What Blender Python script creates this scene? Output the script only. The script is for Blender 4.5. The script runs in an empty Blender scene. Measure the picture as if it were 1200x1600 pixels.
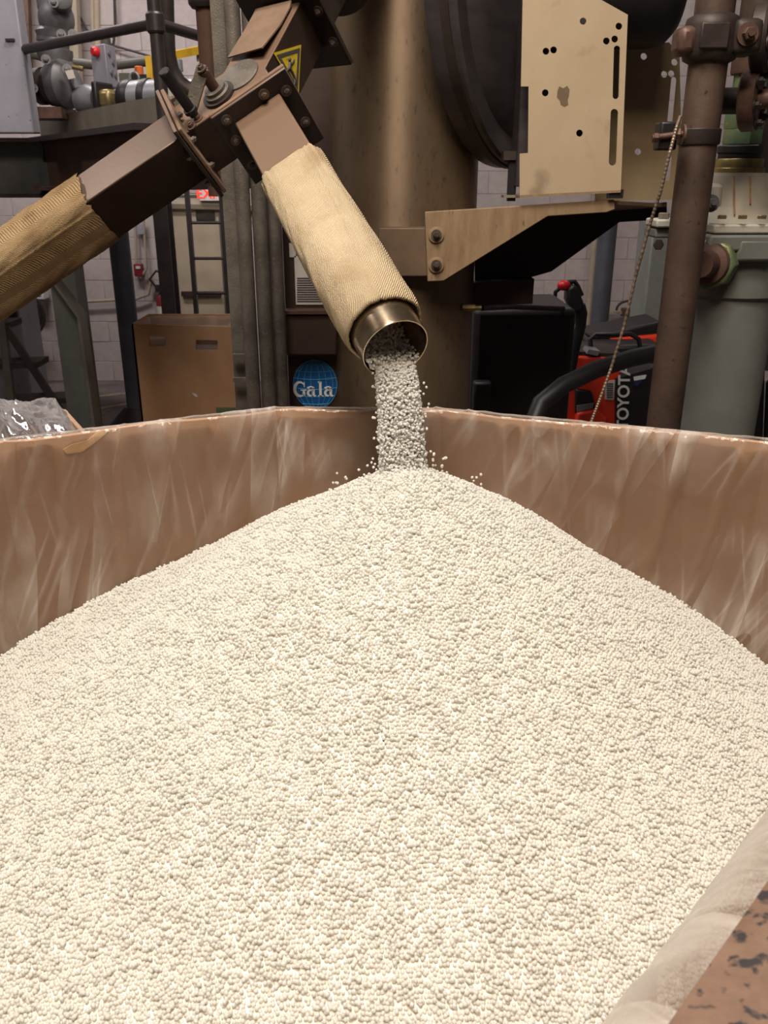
import bpy, bmesh, math, random
import numpy as np
from mathutils import Vector, Matrix
random.seed(7); rng = np.random.default_rng(7)
sc = bpy.context.scene; C = sc.collection
# ------------------------------------------------------------------ camera, light, exposure
F, PITCH, EYE = 1340.0, math.radians(21.5), 2.0
cs, sn = math.cos(PITCH), math.sin(PITCH)
cd = bpy.data.cameras.new('camera'); cam = bpy.data.objects.new('camera', cd); C.objects.link(cam)
cam.location = (0, 0, EYE); cam.rotation_euler = (math.pi/2 - PITCH, 0, 0)
cd.sensor_fit = 'HORIZONTAL'; cd.sensor_width = 36; cd.lens = 36*F/1200
cd.clip_start = .02; cd.clip_end = 60
cd.dof.use_dof = True; cd.dof.focus_distance = 1.35; cd.dof.aperture_fstop = 20
sc.camera = cam
sc.view_settings.view_transform = 'Standard'; sc.view_settings.look = 'None'
sc.view_settings.gamma = 1; sc.view_settings.exposure = 0.08; sc.view_settings.use_curve_mapping = False
w = bpy.data.worlds.new('world'); sc.world = w; w.use_nodes = True
w.node_tree.nodes['Background'].inputs[0].default_value = (.75, .72, .8, 1)
w.node_tree.nodes['Background'].inputs[1].default_value = .035
def area(name, loc, target, size, power, col):
    l = bpy.data.lights.new(name, 'AREA'); l.shape = 'RECTANGLE'; l.size, l.size_y = size; l.energy = power; l.color = col
    o = bpy.data.objects.new(name, l); C.objects.link(o); o.location = loc
    o.rotation_euler = (Vector(target) - Vector(loc)).to_track_quat('-Z', 'Y').to_euler()
    return o
area('light_over_operator', (-.15, -.35, 4.2), (.0, .9, 1.4), (1.2, .8), 60, (1, .82, .65))
area('light_over_box', (-.3, .62, 4.6), (.0, 1.1, 1.5), (1.3, .8), 122, (1, .935, .86))
area('light_left_bay', (-2.6, 6.0, 5.0), (-2.3, 7.6, 1.0), (1.8, .4), 105, (1, .94, .95))
area('light_right_bay', (2.6, 6.6, 5.0), (2.2, 8.0, 1.0), (1.4, .4), 26, (1, .92, .92))
area('fill_far_box', (-.25, 3.4, 4.8), (-1.2, 5.6, .9), (.8, .3), 68, (1, .92, .86))  # added fill, put in to brighten the tan far box
area('fill_left_front', (-3.4, 2.6, 5.2), (-1.3, 4.2, 2.2), (1.2, .3), 45, (1, .94, .92))  # added fill, lifts the front faces of the mezzanine
sc.cycles.diffuse_bounces = 8; sc.cycles.max_bounces = 14; sc.cycles.transparent_max_bounces = 16
# ------------------------------------------------------------------ helpers
def V(*a): return np.array(a, float)
def nz(v): v = np.asarray(v, float); return v/np.linalg.norm(v)
def ray(px, py):
    u = 800-py; return V(px-600, F*cs+u*sn, -F*sn+u*cs)
def at(px, py, Y):                                   # point of the plane y = Y seen at a pixel of the 1200 x 1600 frame
    d = ray(px, py); return V(0, 0, EYE) + d*(Y/d[1])
def hit(px, py, p, n):
    d = ray(px, py); o = V(0, 0, EYE); return o + d*(((p-o)@n)/(d@n))
def mpp(py, Y): return Y/(F*cs+(800-py)*sn)          # metres per pixel
def proj(p):
    p = np.asarray(p, float)-V(0, 0, EYE); d = p[1]*cs-p[2]*sn; return 600+F*p[0]/d, 800-F*(p[1]*sn+p[2]*cs)/d
def lin(c): return tuple((x/255/12.92 if x/255 <= .04045 else ((x/255+.055)/1.055)**2.4) for x in c)+(1,)
def frame(ax):
    ax = nz(ax); h = V(0, 0, 1) if abs(ax[2]) < .9 else V(0, 1, 0)
    u = nz(np.cross(h, ax)); return u, np.cross(ax, u), ax
def wloc(o):
    l = V(*o.location)
    while o.parent: o = o.parent; l = l+V(*o.location)
    return l
def empty(name, loc, label=None, cat=None, group=None):
    o = bpy.data.objects.new(name, None); C.objects.link(o); o.location = [float(x) for x in loc]; o.empty_display_size = .05
    if label: tag(o, label, cat, group)
    return o
def tag(o, label=None, cat=None, group=None, kind=None):
    for k, v in (('label', label), ('category', cat), ('group', group), ('kind', kind)):
        if v: o[k] = v
    return o
class MB:
    def __init__(s): s.v = []; s.f = []; s.uv = None
    def add(s, v, f):
        b = len(s.v); s.v += [tuple(map(float, p)) for p in v]; s.f += [tuple(i+b for i in q) for q in f]; return s
    def box(s, c, size, ax=None):
        c = V(*c); a = np.eye(3) if ax is None else np.array([nz(x) for x in ax]); h = np.array(size)/2
        v = [c+a[0]*h[0]*i+a[1]*h[1]*j+a[2]*h[2]*k for i in (-1, 1) for j in (-1, 1) for k in (-1, 1)]
        return s.add(v, [(0, 1, 3, 2), (4, 6, 7, 5), (0, 4, 5, 1), (2, 3, 7, 6), (0, 2, 6, 4), (1, 5, 7, 3)])
    def bar(s, p0, p1, wd, ht, up=(0, 0, 1)):        # rectangular bar between two points
        p0, p1 = V(*p0), V(*p1); a = nz(p1-p0); u = np.cross(a, up); u = nz(u) if np.linalg.norm(u) > 1e-5 else V(1, 0, 0)
        return s.box((p0+p1)/2, (np.linalg.norm(p1-p0), wd, ht), (a, u, np.cross(u, a)))
    def prism(s, pts, vec):
        n = len(pts); vec = V(*vec); v = [V(*p) for p in pts]+[V(*p)+vec for p in pts]
        return s.add(v, [tuple(range(n)), tuple(range(2*n-1, n-1, -1))]+[(i, i+n, (i+1) % n+n, (i+1) % n) for i in range(n)])
    def lathe(s, o, ax, prof, n=24, cap=True):       # prof: (height, radius)
        u, w_, a = frame(ax); o = V(*o); v = []; f = []
        for h, r in prof:
            for k in range(n):
                t = 2*math.pi*k/n; v.append(o+a*h+(u*math.cos(t)+w_*math.sin(t))*r)
        m = len(prof)
        for i in range(m-1):
            for k in range(n): f.append((i*n+k, i*n+(k+1) % n, (i+1)*n+(k+1) % n, (i+1)*n+k))
        if cap: f += [tuple(range(n-1, -1, -1)), tuple(range((m-1)*n, m*n))]
        return s.add(v, f)
    def cyl(s, p0, p1, r, r1=None, n=20, cap=True):
        p0, p1 = V(*p0), V(*p1); return s.lathe(p0, p1-p0, [(0, r), (np.linalg.norm(p1-p0), r if r1 is None else r1)], n, cap)
    def loft(s, rings, cap=True, closed=True):
        n = len(rings[0]); v = [p for r in rings for p in r]; f = []
        for i in range(len(rings)-1):
            for k in range(n if closed else n-1): f.append((i*n+k, i*n+(k+1) % n, (i+1)*n+(k+1) % n, (i+1)*n+k))
        if cap: f += [tuple(range(n-1, -1, -1)), tuple(range((len(rings)-1)*n, len(rings)*n))]
        return s.add(v, f)
    def tube(s, pts, r, n=10, cap=True):
        pts = [V(*p) for p in pts]; rings = []; u = None
        for i, p in enumerate(pts):
            t = nz(pts[min(i+1, len(pts)-1)]-pts[max(i-1, 0)])
            if u is None: u = frame(t)[0]
            u = nz(u-t*(u@t)); w_ = np.cross(t, u); rr = r[i] if hasattr(r, '__len__') else r
            rings.append([p+(u*math.cos(2*math.pi*k/n)+w_*math.sin(2*math.pi*k/n))*rr for k in range(n)])
        return s.loft(rings, cap)
    def ball(s, c, r, n=14, m=8, sc_=(1, 1, 1)):
        c = V(*c); rings = []
        for i in range(m+1):
            t = -math.pi/2+math.pi*i/m; rr = max(math.cos(t), .02)
            rings.append([c+V(math.cos(2*math.pi*k/n)*rr, math.sin(2*math.pi*k/n)*rr, math.sin(t))*r*V(*sc_) for k in range(n)])
        return s.loft(rings)
    def hexa(s, p, ax, r, h): return s.lathe(p, ax, [(0, r), (h*.85, r), (h, r*.85)], 6)
    def bolt(s, p, ax, r, h=None):                   # washer, hex head and stud end
        p = V(*p); a = nz(ax); h = h or r*1.1
        s.lathe(p, a, [(0, r*1.7), (r*.35, r*1.7)], 18); s.hexa(p+a*r*.35, a, r, h); s.lathe(p+a*(r*.35+h), a, [(0, r*.5), (r*.4, r*.5)], 10); return s
    def build(s, name, m, parent=None, bevel=0, angle=35, flat=False):
        v = np.array(s.v)
        if parent is not None: o0 = wloc(parent); loc = V(0, 0, 0)
        else: o0 = V((v[:, 0].min()+v[:, 0].max())/2, (v[:, 1].min()+v[:, 1].max())/2, v[:, 2].min()); loc = o0
        me = bpy.data.meshes.new(name); me.from_pydata((v-o0).tolist(), [], s.f); me.validate()
        bm = bmesh.new(); bm.from_mesh(me); bmesh.ops.recalc_face_normals(bm, faces=bm.faces); bm.to_mesh(me); bm.free()
        if not flat:
            for p in me.polygons: p.use_smooth = True
            me.set_sharp_from_angle(angle=math.radians(angle))
        if s.uv is not None and len(s.uv) == len(v):
            L = me.uv_layers.new(name='UVMap')
            for lp in me.loops: L.data[lp.index].uv = s.uv[lp.vertex_index]
        me.materials.append(m); o = bpy.data.objects.new(name, me); C.objects.link(o); o.location = loc.tolist()
        if parent is not None: o.parent = parent
        if bevel:
            b = o.modifiers.new('bevel', 'BEVEL'); b.width = bevel; b.segments = 2; b.limit_method = 'ANGLE'; b.angle_limit = math.radians(40); b.harden_normals = False
        return o
def plate(name, m, outline, holes, n, th, parent=None, bevel=0):   # flat sheet with real holes; outlines are 3-D points in one plane
    bm = bmesh.new(); o0 = wloc(parent) if parent is not None else V(*outline[0]); ed = []
    for loop in [outline]+holes:
        vs = [bm.verts.new((V(*p)-o0).tolist()) for p in loop]
        ed += [bm.edges.new((vs[i], vs[(i+1) % len(vs)])) for i in range(len(vs))]
    bmesh.ops.triangle_fill(bm, use_beauty=True, use_dissolve=False, edges=ed)
    r = bmesh.ops.extrude_face_region(bm, geom=bm.faces[:]); vec = Vector((nz(n)*th).tolist())
    bmesh.ops.translate(bm, vec=vec, verts=[g for g in r['geom'] if isinstance(g, bmesh.types.BMVert)])
    bmesh.ops.recalc_face_normals(bm, faces=bm.faces)
    me = bpy.data.meshes.new(name); bm.to_mesh(me); bm.free(); me.materials.append(m)
    o = bpy.data.objects.new(name, me); C.objects.link(o)
    if parent is not None: o.parent = parent
    else: o.location = o0.tolist()
    return o
def text(name, body, m, o0, u, v, size, parent, offset=0, ext=.0005, align='CENTER', shear=0, sx=1):
    cu = bpy.data.curves.new(name, 'FONT'); cu.body = body; cu.size = size; cu.align_x = align; cu.align_y = 'CENTER'; cu.offset = offset; cu.extrude = ext; cu.shear = shear
    t = bpy.data.objects.new(name+'_src', cu); C.objects.link(t)
    dg = bpy.context.evaluated_depsgraph_get(); dg.update(); me = bpy.data.meshes.new_from_object(t.evaluated_get(dg)); bpy.data.objects.remove(t)
    u, v = nz(u), nz(v); n = np.cross(u, v); p0 = V(*o0)-wloc(parent)
    me.transform(Matrix(((u[0]*sx, v[0], n[0], p0[0]), (u[1]*sx, v[1], n[1], p0[1]), (u[2]*sx, v[2], n[2], p0[2]), (0, 0, 0, 1))))
    me.materials.clear(); me.materials.append(m); o = bpy.data.objects.new(name, me); C.objects.link(o); o.parent = parent; return o
# ------------------------------------------------------------------ materials
def mat(name, c1, c2=None, scale=6, rough=.55, metal=0, bump=0, bscale=None, stretch=(1, 1, 1), spec=.4, c3=None, s3=40, k3=(.62, .72), pos=(.35, .65)):
    m = bpy.data.materials.new(name); m.use_nodes = True; nt = m.node_tree; N, L = nt.nodes, nt.links; b = N['Principled BSDF']
    b.inputs['Roughness'].default_value = rough; b.inputs['Metallic'].default_value = metal; b.inputs['Specular IOR Level'].default_value = spec
    b.inputs['Base Color'].default_value = lin(c1)
    if c2 is None and not bump: return m
    tc = N.new('ShaderNodeTexCoord'); mp = N.new('ShaderNodeMapping'); mp.inputs['Scale'].default_value = stretch; L.new(tc.outputs['Object'], mp.inputs['Vector'])
    if c2 is not None:
        no = N.new('ShaderNodeTexNoise'); no.inputs['Scale'].default_value = scale; no.inputs['Detail'].default_value = 6; no.inputs['Roughness'].default_value = .65
        L.new(mp.outputs[0], no.inputs['Vector']); r = N.new('ShaderNodeValToRGB'); L.new(no.outputs['Fac'], r.inputs[0])
        r.color_ramp.elements[0].position, r.color_ramp.elements[1].position = pos; r.color_ramp.elements[0].color = lin(c1); r.color_ramp.elements[1].color = lin(c2); out = r.outputs[0]
        if c3 is not None:
            n3 = N.new('ShaderNodeTexNoise'); n3.inputs['Scale'].default_value = s3; n3.inputs['Detail'].default_value = 4; L.new(mp.outputs[0], n3.inputs['Vector'])
            r3 = N.new('ShaderNodeValToRGB'); r3.color_ramp.elements[0].position, r3.color_ramp.elements[1].position = k3; L.new(n3.outputs['Fac'], r3.inputs[0])
            mx = N.new('ShaderNodeMix'); mx.data_type = 'RGBA'; L.new(r3.outputs[0], mx.inputs[0]); L.new(out, mx.inputs[6]); mx.inputs[7].default_value = lin(c3); out = mx.outputs[2]
        L.new(out, b.inputs['Base Color'])
    if bump:
        nb = N.new('ShaderNodeTexNoise'); nb.inputs['Scale'].default_value = bscale or scale*6; nb.inputs['Detail'].default_value = 5; L.new(mp.outputs[0], nb.inputs['Vector'])
        bp = N.new('ShaderNodeBump'); bp.inputs['Strength'].default_value = bump; bp.inputs['Distance'].default_value = .003; L.new(nb.outputs['Fac'], bp.inputs['Height']); L.new(bp.outputs[0], b.inputs['Normal'])
    return m
M = {}
M['block'] = mat('painted block', (182, 170, 166), (168, 156, 152), 9, .7, bump=.2, bscale=30)
M['mortar'] = mat('mortar', (158, 146, 146), (146, 135, 135), 5, .9)
M['concrete'] = mat('concrete floor', (88, 80, 80), (118, 108, 105), 3, .75, bump=.15, c3=(70, 62, 60), s3=9)
M['plaster'] = mat('side wall', (120, 112, 112), (140, 130, 130), 3, .9)
M['stripe'] = mat('floor stripe', (176, 160, 128), (120, 108, 95), 14, .8)
M['card'] = mat('corrugated board', (176, 142, 114), (166, 132, 105), 3, .75, bump=.06, bscale=60, spec=.25)
M['card_edge'] = mat('board edge', (196, 158, 118), (160, 122, 88), 60, .85)
M['card_torn'] = mat('torn board', (220, 182, 134), (200, 160, 112), 20, .85)
M['card_print'] = mat('mottled board', (120, 95, 79), (100, 77, 62), 26, .7, c3=(46, 41, 42), s3=85, k3=(.54, .61))
M['card_far'] = mat('tan board', (188, 148, 112), (176, 136, 100), 4, .8, spec=.2)
M['dark_gap'] = mat('dark recess', (40, 28, 20))
M['steel'] = mat('dusty duct steel', (150, 122, 98), (112, 90, 74), 9, .42, .55, bump=.05, bscale=120, c3=(176, 142, 110), s3=22)
M['duct'] = mat('brushed duct', (150, 128, 110), (122, 102, 86), 10, .36, .45, bump=.04, bscale=90)
M['dust'] = mat('dust covered sheet', (124, 99, 80), (104, 83, 66), 14, .85, bump=.2, bscale=160)
M['iron'] = mat('dark iron', (66, 56, 50), (48, 40, 37), 14, .55, .4, bump=.12, bscale=90)
M['ironbolt'] = mat('bolt steel', (120, 108, 98), (84, 72, 66), 60, .4, .7)
M['black'] = mat('black paint', (26, 23, 24), (36, 32, 32), 8, .45)
M['rubber'] = mat('black rubber', (20, 19, 21), (30, 28, 30), 12, .5)
M['column'] = mat('dusty tower steel', (128, 109, 88), (113, 95, 76), 5, .52, .62, bump=.03, bscale=70, stretch=(2, 2, .8), c3=(92, 77, 63), s3=40, k3=(.60, .78))
M['cabinet'] = mat('brown black panel', (74, 58, 50), (60, 46, 40), 6, .5, .3)
M['gusset'] = mat('worn tan paint', (150, 126, 96), (128, 104, 78), 12, .6, .1, bump=.15, bscale=120, stretch=(3, 3, .6), c3=(98, 78, 58), s3=50, k3=(.64, .72))
M['gusset2'] = mat('brown grey bar', (116, 96, 76), (98, 80, 63), 10, .55, .2)
M['cream'] = mat('cream paint', (178, 158, 130), (168, 147, 119), 4, .5, .05, bump=.03, c3=(142, 123, 100), s3=9, k3=(.58, .72))
M['cream2'] = mat('dull cream paint', (176, 156, 122), (160, 138, 108), 4, .38, .2)
M['drum'] = mat('black drum', (78, 72, 72), (62, 56, 57), 5, .36, .3, stretch=(1, 1, 4))
M['conduit'] = mat('dusty conduit', (108, 100, 90), (86, 79, 71), 20, .55, .3, bump=.3, bscale=260, c3=(128, 120, 110), s3=260, k3=(.62, .68))
M['brownpipe'] = mat('rust brown pipe', (88, 70, 59), (68, 53, 45), 8, .55, .25, bump=.15, bscale=90, c3=(48, 38, 33), s3=60, k3=(.64, .72))
M['greyhouse'] = mat('grey enamel', (118, 120, 114), (104, 106, 100), 5, .5, .05)
M['greycap'] = mat('pale grey cast', (190, 186, 174), (170, 164, 150), 8, .55, .05, c3=(140, 92, 50), s3=18, k3=(.68, .76))
M['stain'] = mat('rust stain', (150, 96, 48), (176, 140, 100), 20, .7)
M['green'] = mat('verdigris brass', (84, 118, 92), (120, 122, 84), 22, .45, .3, bump=.2, c3=(160, 146, 104), s3=30)
M['brassy'] = mat('old brass', (150, 132, 88), (112, 96, 66), 18, .4, .6)
M['redbrown'] = mat('oxide iron', (106, 80, 68), (76, 56, 48), 14, .5, .3, bump=.15)
M['red'] = mat('red orange paint', (226, 62, 34), (210, 52, 30), 5, .4)
M['redglow'] = bpy.data.materials.new('exit letters'); M['redglow'].use_nodes = True
_b = M['redglow'].node_tree.nodes['Principled BSDF']; _b.inputs['Base Color'].default_value = (.6, .03, .02, 1); _b.inputs['Emission Color'].default_value = (1, .06, .03, 1); _b.inputs['Emission Strength'].default_value = .9
M['redbutton'] = mat('red plastic', (196, 30, 42), None, rough=.35)
M['darkred'] = mat('dark red paint', (128, 34, 40), (108, 28, 34), 20, .5)
M['white'] = mat('white print', (226, 226, 222), None, rough=.6)
M['paper'] = mat('paper', (206, 200, 190), (186, 178, 168), 6, .8)
M['ink'] = mat('ink', (70, 66, 66))
M['blue'] = mat('blue print', (22, 92, 150), (18, 80, 136), 8, .4)
M['paleblue'] = mat('pale blue print', (70, 140, 186), None, rough=.4)
M['darkblue'] = mat('dark blue print', (36, 44, 84), None)
M['yellow'] = mat('yellow paint', (206, 164, 34), (180, 140, 28), 12, .5)
M['yellowsign'] = mat('worn yellow print', (206, 178, 44), (176, 150, 36), 30, .5, c3=(70, 56, 24), s3=70, k3=(.62, .68))
M['orange'] = mat('orange plastic', (196, 98, 40), None)
M['platform'] = mat('grey green paint', (92, 88, 80), (74, 70, 64), 6, .55, .1)
M['platedge'] = mat('olive grey paint', (128, 120, 106), (108, 100, 88), 5, .55, .1)
M['rustbeam'] = mat('rust red beam', (92, 62, 48), (66, 46, 38), 6, .65, .1)
M['rail'] = mat('dark rail paint', (58, 50, 48), (46, 40, 40), 8, .42, .2)
M['pumpgrey'] = mat('pump grey', (112, 110, 112), (90, 88, 90), 10, .45, .2, bump=.1)
M['silver'] = mat('silver enamel', (134, 134, 136), (116, 116, 120), 8, .4, .3)
M['lightgrey'] = mat('light grey paint', (154, 152, 160), (138, 136, 146), 4, .5, .05, c3=(96, 90, 94), s3=40, k3=(.68, .72))
M['post'] = mat('grey green post', (84, 84, 78), (70, 70, 66), 5, .5, .1)
M['pillar'] = mat('blue grey pillar', (86, 88, 96), (70, 72, 80), 5, .45, .15)
M['door'] = mat('beige door', (176, 160, 136), (166, 150, 128), 3, .6)
M['beigepipe'] = mat('beige pipe', (168, 154, 134), (150, 136, 118), 6, .6)
M['wood'] = mat('pallet wood', (150, 116, 78), (120, 90, 60), 10, .8, stretch=(1, 6, 6))
M['chrome'] = mat('polished steel', (186, 170, 146), (150, 128, 100), 20, .22, .95, bump=.02)
M['chromein'] = mat('dull inner steel', (120, 112, 106), None, rough=.4, metal=.8)
M['cable'] = mat('braided conduit', (140, 122, 104), (110, 94, 80), 80, .45, .5)
def dusty(name, bare, dust, metal, rough):           # dark steel, painted paler on faces that look up: dust plus light from above
    m = mat(name, bare, tuple(int(x*.8) for x in bare), 10, rough, metal, bump=.06, bscale=110); nt = m.node_tree; N, L = nt.nodes, nt.links; b = N['Principled BSDF']
    src = b.inputs['Base Color'].links[0].from_socket; g = N.new('ShaderNodeNewGeometry'); sp = N.new('ShaderNodeSeparateXYZ'); L.new(g.outputs['True Normal'], sp.inputs[0])
    tc = N.new('ShaderNodeTexCoord'); no = N.new('ShaderNodeTexNoise'); no.inputs['Scale'].default_value = 16; no.inputs['Detail'].default_value = 6; L.new(tc.outputs['Object'], no.inputs['Vector'])
    ad = N.new('ShaderNodeMath'); ad.operation = 'MULTIPLY_ADD'; L.new(no.outputs['Fac'], ad.inputs[0]); ad.inputs[1].default_value = .5; L.new(sp.outputs[2], ad.inputs[2])
    r = N.new('ShaderNodeValToRGB'); r.color_ramp.elements[0].position = .50; r.color_ramp.elements[1].position = .85; L.new(ad.outputs[0], r.inputs[0])
    mx = N.new('ShaderNodeMix'); mx.data_type = 'RGBA'; L.new(r.outputs[0], mx.inputs[0]); L.new(src, mx.inputs[6]); mx.inputs[7].default_value = lin(dust); L.new(mx.outputs[2], b.inputs['Base Color'])
    return m
M['steel'] = dusty('dusty duct steel', (66, 52, 44), (120, 96, 77), .4, .5)
M['duct'] = dusty('brushed duct', (60, 48, 41), (112, 94, 80), .5, .30)
M['flange'] = dusty('dark flange steel', (56, 47, 42), (112, 90, 74), .3, .5)
b_ = M['column'].node_tree.nodes['Principled BSDF']; b_.inputs['Anisotropic'].default_value = .8; b_.inputs['Anisotropic Rotation'].default_value = .25
_t = M['column'].node_tree.nodes.new('ShaderNodeTangent'); _t.direction_type = 'RADIAL'; _t.axis = 'Z'; M['column'].node_tree.links.new(_t.outputs[0], b_.inputs['Tangent'])
def burlap(name, c1, c2, c3, k3):
    m = mat(name, c1, c2, 7, .95, spec=.05, c3=c3, s3=11, k3=k3); nt = m.node_tree; N, L = nt.nodes, nt.links; b = N['Principled BSDF']
    tc = N.new('ShaderNodeTexCoord'); mp = N.new('ShaderNodeMapping'); mp.inputs['Rotation'].default_value = (0, 0, .62); L.new(tc.outputs['UV'], mp.inputs['Vector'])
    wv = N.new('ShaderNodeTexWave'); wv.inputs['Scale'].default_value = 16; wv.inputs['Distortion'].default_value = 2.2; wv.inputs['Detail'].default_value = 3; wv.inputs['Detail Scale'].default_value = 3; L.new(mp.outputs[0], wv.inputs['Vector'])
    no = N.new('ShaderNodeTexNoise'); no.inputs['Scale'].default_value = 420; no.inputs['Detail'].default_value = 3; L.new(tc.outputs['Object'], no.inputs['Vector'])
    ad = N.new('ShaderNodeMath'); ad.operation = 'ADD'; L.new(wv.outputs['Fac'], ad.inputs[0]); L.new(no.outputs['Fac'], ad.inputs[1])
    bp = N.new('ShaderNodeBump'); bp.inputs['Strength'].default_value = .65; bp.inputs['Distance'].default_value = .003; L.new(ad.outputs[0], bp.inputs['Height']); L.new(bp.outputs[0], b.inputs['Normal'])
    return m
M['cloth'] = burlap('tan twill cloth', (190, 172, 142), (178, 159, 128), (150, 124, 92), (.56, .85)); M['cloth2'] = burlap('soiled twill cloth', (160, 136, 102), (142, 116, 84), (98, 74, 50), (.50, .74))
def film(name, haze, body, streak):
    m = bpy.data.materials.new(name); m.use_nodes = True; nt = m.node_tree; N, L = nt.nodes, nt.links; N.remove(N['Principled BSDF']); out = N['Material Output']
    def math_(op, a, b, c=None):
        n = N.new('ShaderNodeMath'); n.operation = op
        for k, q in enumerate((a, b, c)):
            if q is None: continue
            if isinstance(q, (int, float)): n.inputs[k].default_value = q
            else: L.new(q, n.inputs[k])
        return n.outputs[0]
    tr = N.new('ShaderNodeBsdfTransparent'); tr.inputs[0].default_value = (.99, .985, .98, 1)
    gl = N.new('ShaderNodeBsdfGlossy'); gl.inputs['Roughness'].default_value = .075; gl.inputs[0].default_value = (.95, .95, .95, 1)
    df = N.new('ShaderNodeBsdfDiffuse'); df.inputs[0].default_value = body; tl = N.new('ShaderNodeBsdfTranslucent'); tl.inputs[0].default_value = body
    dm = N.new('ShaderNodeMixShader'); dm.inputs[0].default_value = .5; L.new(df.outputs[0], dm.inputs[1]); L.new(tl.outputs[0], dm.inputs[2])
    tc = N.new('ShaderNodeTexCoord')
    cr = N.new('ShaderNodeTexNoise'); cr.inputs['Scale'].default_value = 38; cr.inputs['Detail'].default_value = 3; L.new(tc.outputs['Object'], cr.inputs['Vector'])
    bp = N.new('ShaderNodeBump'); bp.inputs['Strength'].default_value = .5; bp.inputs['Distance'].default_value = .006; L.new(cr.outputs['Fac'], bp.inputs['Height']); L.new(bp.outputs[0], gl.inputs['Normal'])
    lw = N.new('ShaderNodeLayerWeight'); lw.inputs[0].default_value = .5
    hz_ = math_('MULTIPLY_ADD', math_('POWER', lw.outputs['Facing'], 3.0), .85, haze)
    if streak:                                       # creased, doubled-up film is milkier: thin slanting ridges in film coordinates
        for sc_, rot, k, wt in (((11, .9, 1), -.22, 22, .32), ((19, 1.4, 1), .10, 20, .24), ((16, 1.0, 1), -.46, 20, .26), ((5, .55, 1), -.16, 0, .36), ((8, .8, 1), -.34, 0, .26)):
            mp = N.new('ShaderNodeMapping'); mp.inputs['Rotation'].default_value = (0, 0, rot); L.new(tc.outputs['UV'], mp.inputs['Vector'])
            m2_ = N.new('ShaderNodeMapping'); m2_.inputs['Scale'].default_value = sc_; L.new(mp.outputs[0], m2_.inputs['Vector'])
            no = N.new('ShaderNodeTexNoise'); no.noise_dimensions = '2D'; no.inputs['Scale'].default_value = 1; no.inputs['Detail'].default_value = 1; no.inputs['Distortion'].default_value = .5 if k else .25; L.new(m2_.outputs[0], no.inputs['Vector'])
            if k: a = math_('ABSOLUTE', math_('SUBTRACT', no.outputs['Fac'], .5), 0); r_ = math_('MAXIMUM', math_('SUBTRACT', 1.0, math_('MULTIPLY', a, float(k))), 0.0)
            else: r_ = math_('POWER', math_('FRACT', math_('MULTIPLY', no.outputs['Fac'], 5.0), 0), 2.0)      # overlapped folds: sharp on one side, fading on the other
            mk = N.new('ShaderNodeTexNoise'); mk.noise_dimensions = '2D'; mk.inputs['Scale'].default_value = 5+rot; L.new(tc.outputs['UV'], mk.inputs['Vector'])
            g = math_('MINIMUM', math_('MAXIMUM', math_('MULTIPLY', math_('SUBTRACT', mk.outputs['Fac'], .40), 4.0), 0.0), 1.2)
            hz_ = math_('ADD', hz_, math_('MULTIPLY', math_('MULTIPLY', r_, g), wt*streak))
    hz_ = math_('MINIMUM', hz_, .9)
    m1 = N.new('ShaderNodeMixShader'); L.new(hz_, m1.inputs[0]); L.new(tr.outputs[0], m1.inputs[1]); L.new(dm.outputs[0], m1.inputs[2])
    fr = N.new('ShaderNodeFresnel'); fr.inputs[0].default_value = 1.45; L.new(bp.outputs[0], fr.inputs['Normal'])
    m2 = N.new('ShaderNodeMixShader'); L.new(math_('MULTIPLY', fr.outputs[0], .6), m2.inputs[0]); L.new(m1.outputs[0], m2.inputs[1]); L.new(gl.outputs[0], m2.inputs[2]); L.new(m2.outputs[0], out.inputs[0])
    return m
M['film'] = film('clear film', .03, (.86, .80, .73, 1), 1.0)
M['film3'] = film('loose film', .26, (.86, .84, .83, 1), 1.2)
M['film2'] = film('milky film', .34, (.86, .84, .84, 1), 0)
def pellet_mat():
    m = bpy.data.materials.new('white pellet'); m.use_nodes = True; nt = m.node_tree; N, L = nt.nodes, nt.links; b = N['Principled BSDF']; out = N['Material Output']
    b.inputs['Base Color'].default_value = (.84, .832, .80, 1); b.inputs['Roughness'].default_value = .32; b.inputs['Specular IOR Level'].default_value = .35
    tl = N.new('ShaderNodeBsdfTranslucent'); tl.inputs[0].default_value = (.91, .90, .862, 1)
    mx = N.new('ShaderNodeMixShader'); mx.inputs[0].default_value = .5; L.new(b.outputs[0], mx.inputs[1]); L.new(tl.outputs[0], mx.inputs[2]); L.new(mx.outputs[0], out.inputs[0])
    return m
M['pellet'] = pellet_mat(); M['bed'] = mat('pellet bed', (232, 228, 216), (220, 214, 200), 60, .6, bump=.3, bscale=300)
# ------------------------------------------------------------------ setting
BY = 8.8
def struct(mb, name, m, parent=None): o = mb.build(name, m, parent); tag(o, kind='structure'); return o
fl = struct(MB().box((0, 4, -.05), (13, 11, .1)), 'floor', M['concrete'])
tag(struct(MB().box((0, 4, 5.75), (13, 11, .1)), 'ceiling', M['plaster']))
struct(MB().box((-6.25, 4, 2.85), (.1, 11, 5.7)), 'wall_left', M['plaster'])
struct(MB().box((6.25, 4, 2.85), (.1, 11, 5.7)), 'wall_right', M['plaster'])
for p, q in (((130, 642), (216, 628)), ((130, 622), (216, 612)), ((-60, 648), (110, 622))):
    a = hit(*p, V(0, 0, .001), V(0, 0, 1)); b = hit(*q, V(0, 0, .001), V(0, 0, 1)); MB().bar(a, b, .06, .003).build('painted_stripe', M['stripe'], fl)
wb = struct(MB().box((0, BY+.103, 2.85), (12.4, .2, 5.7)), 'wall_back', M['mortar'])
bl = None; rest = MB(); nb = 0
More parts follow.
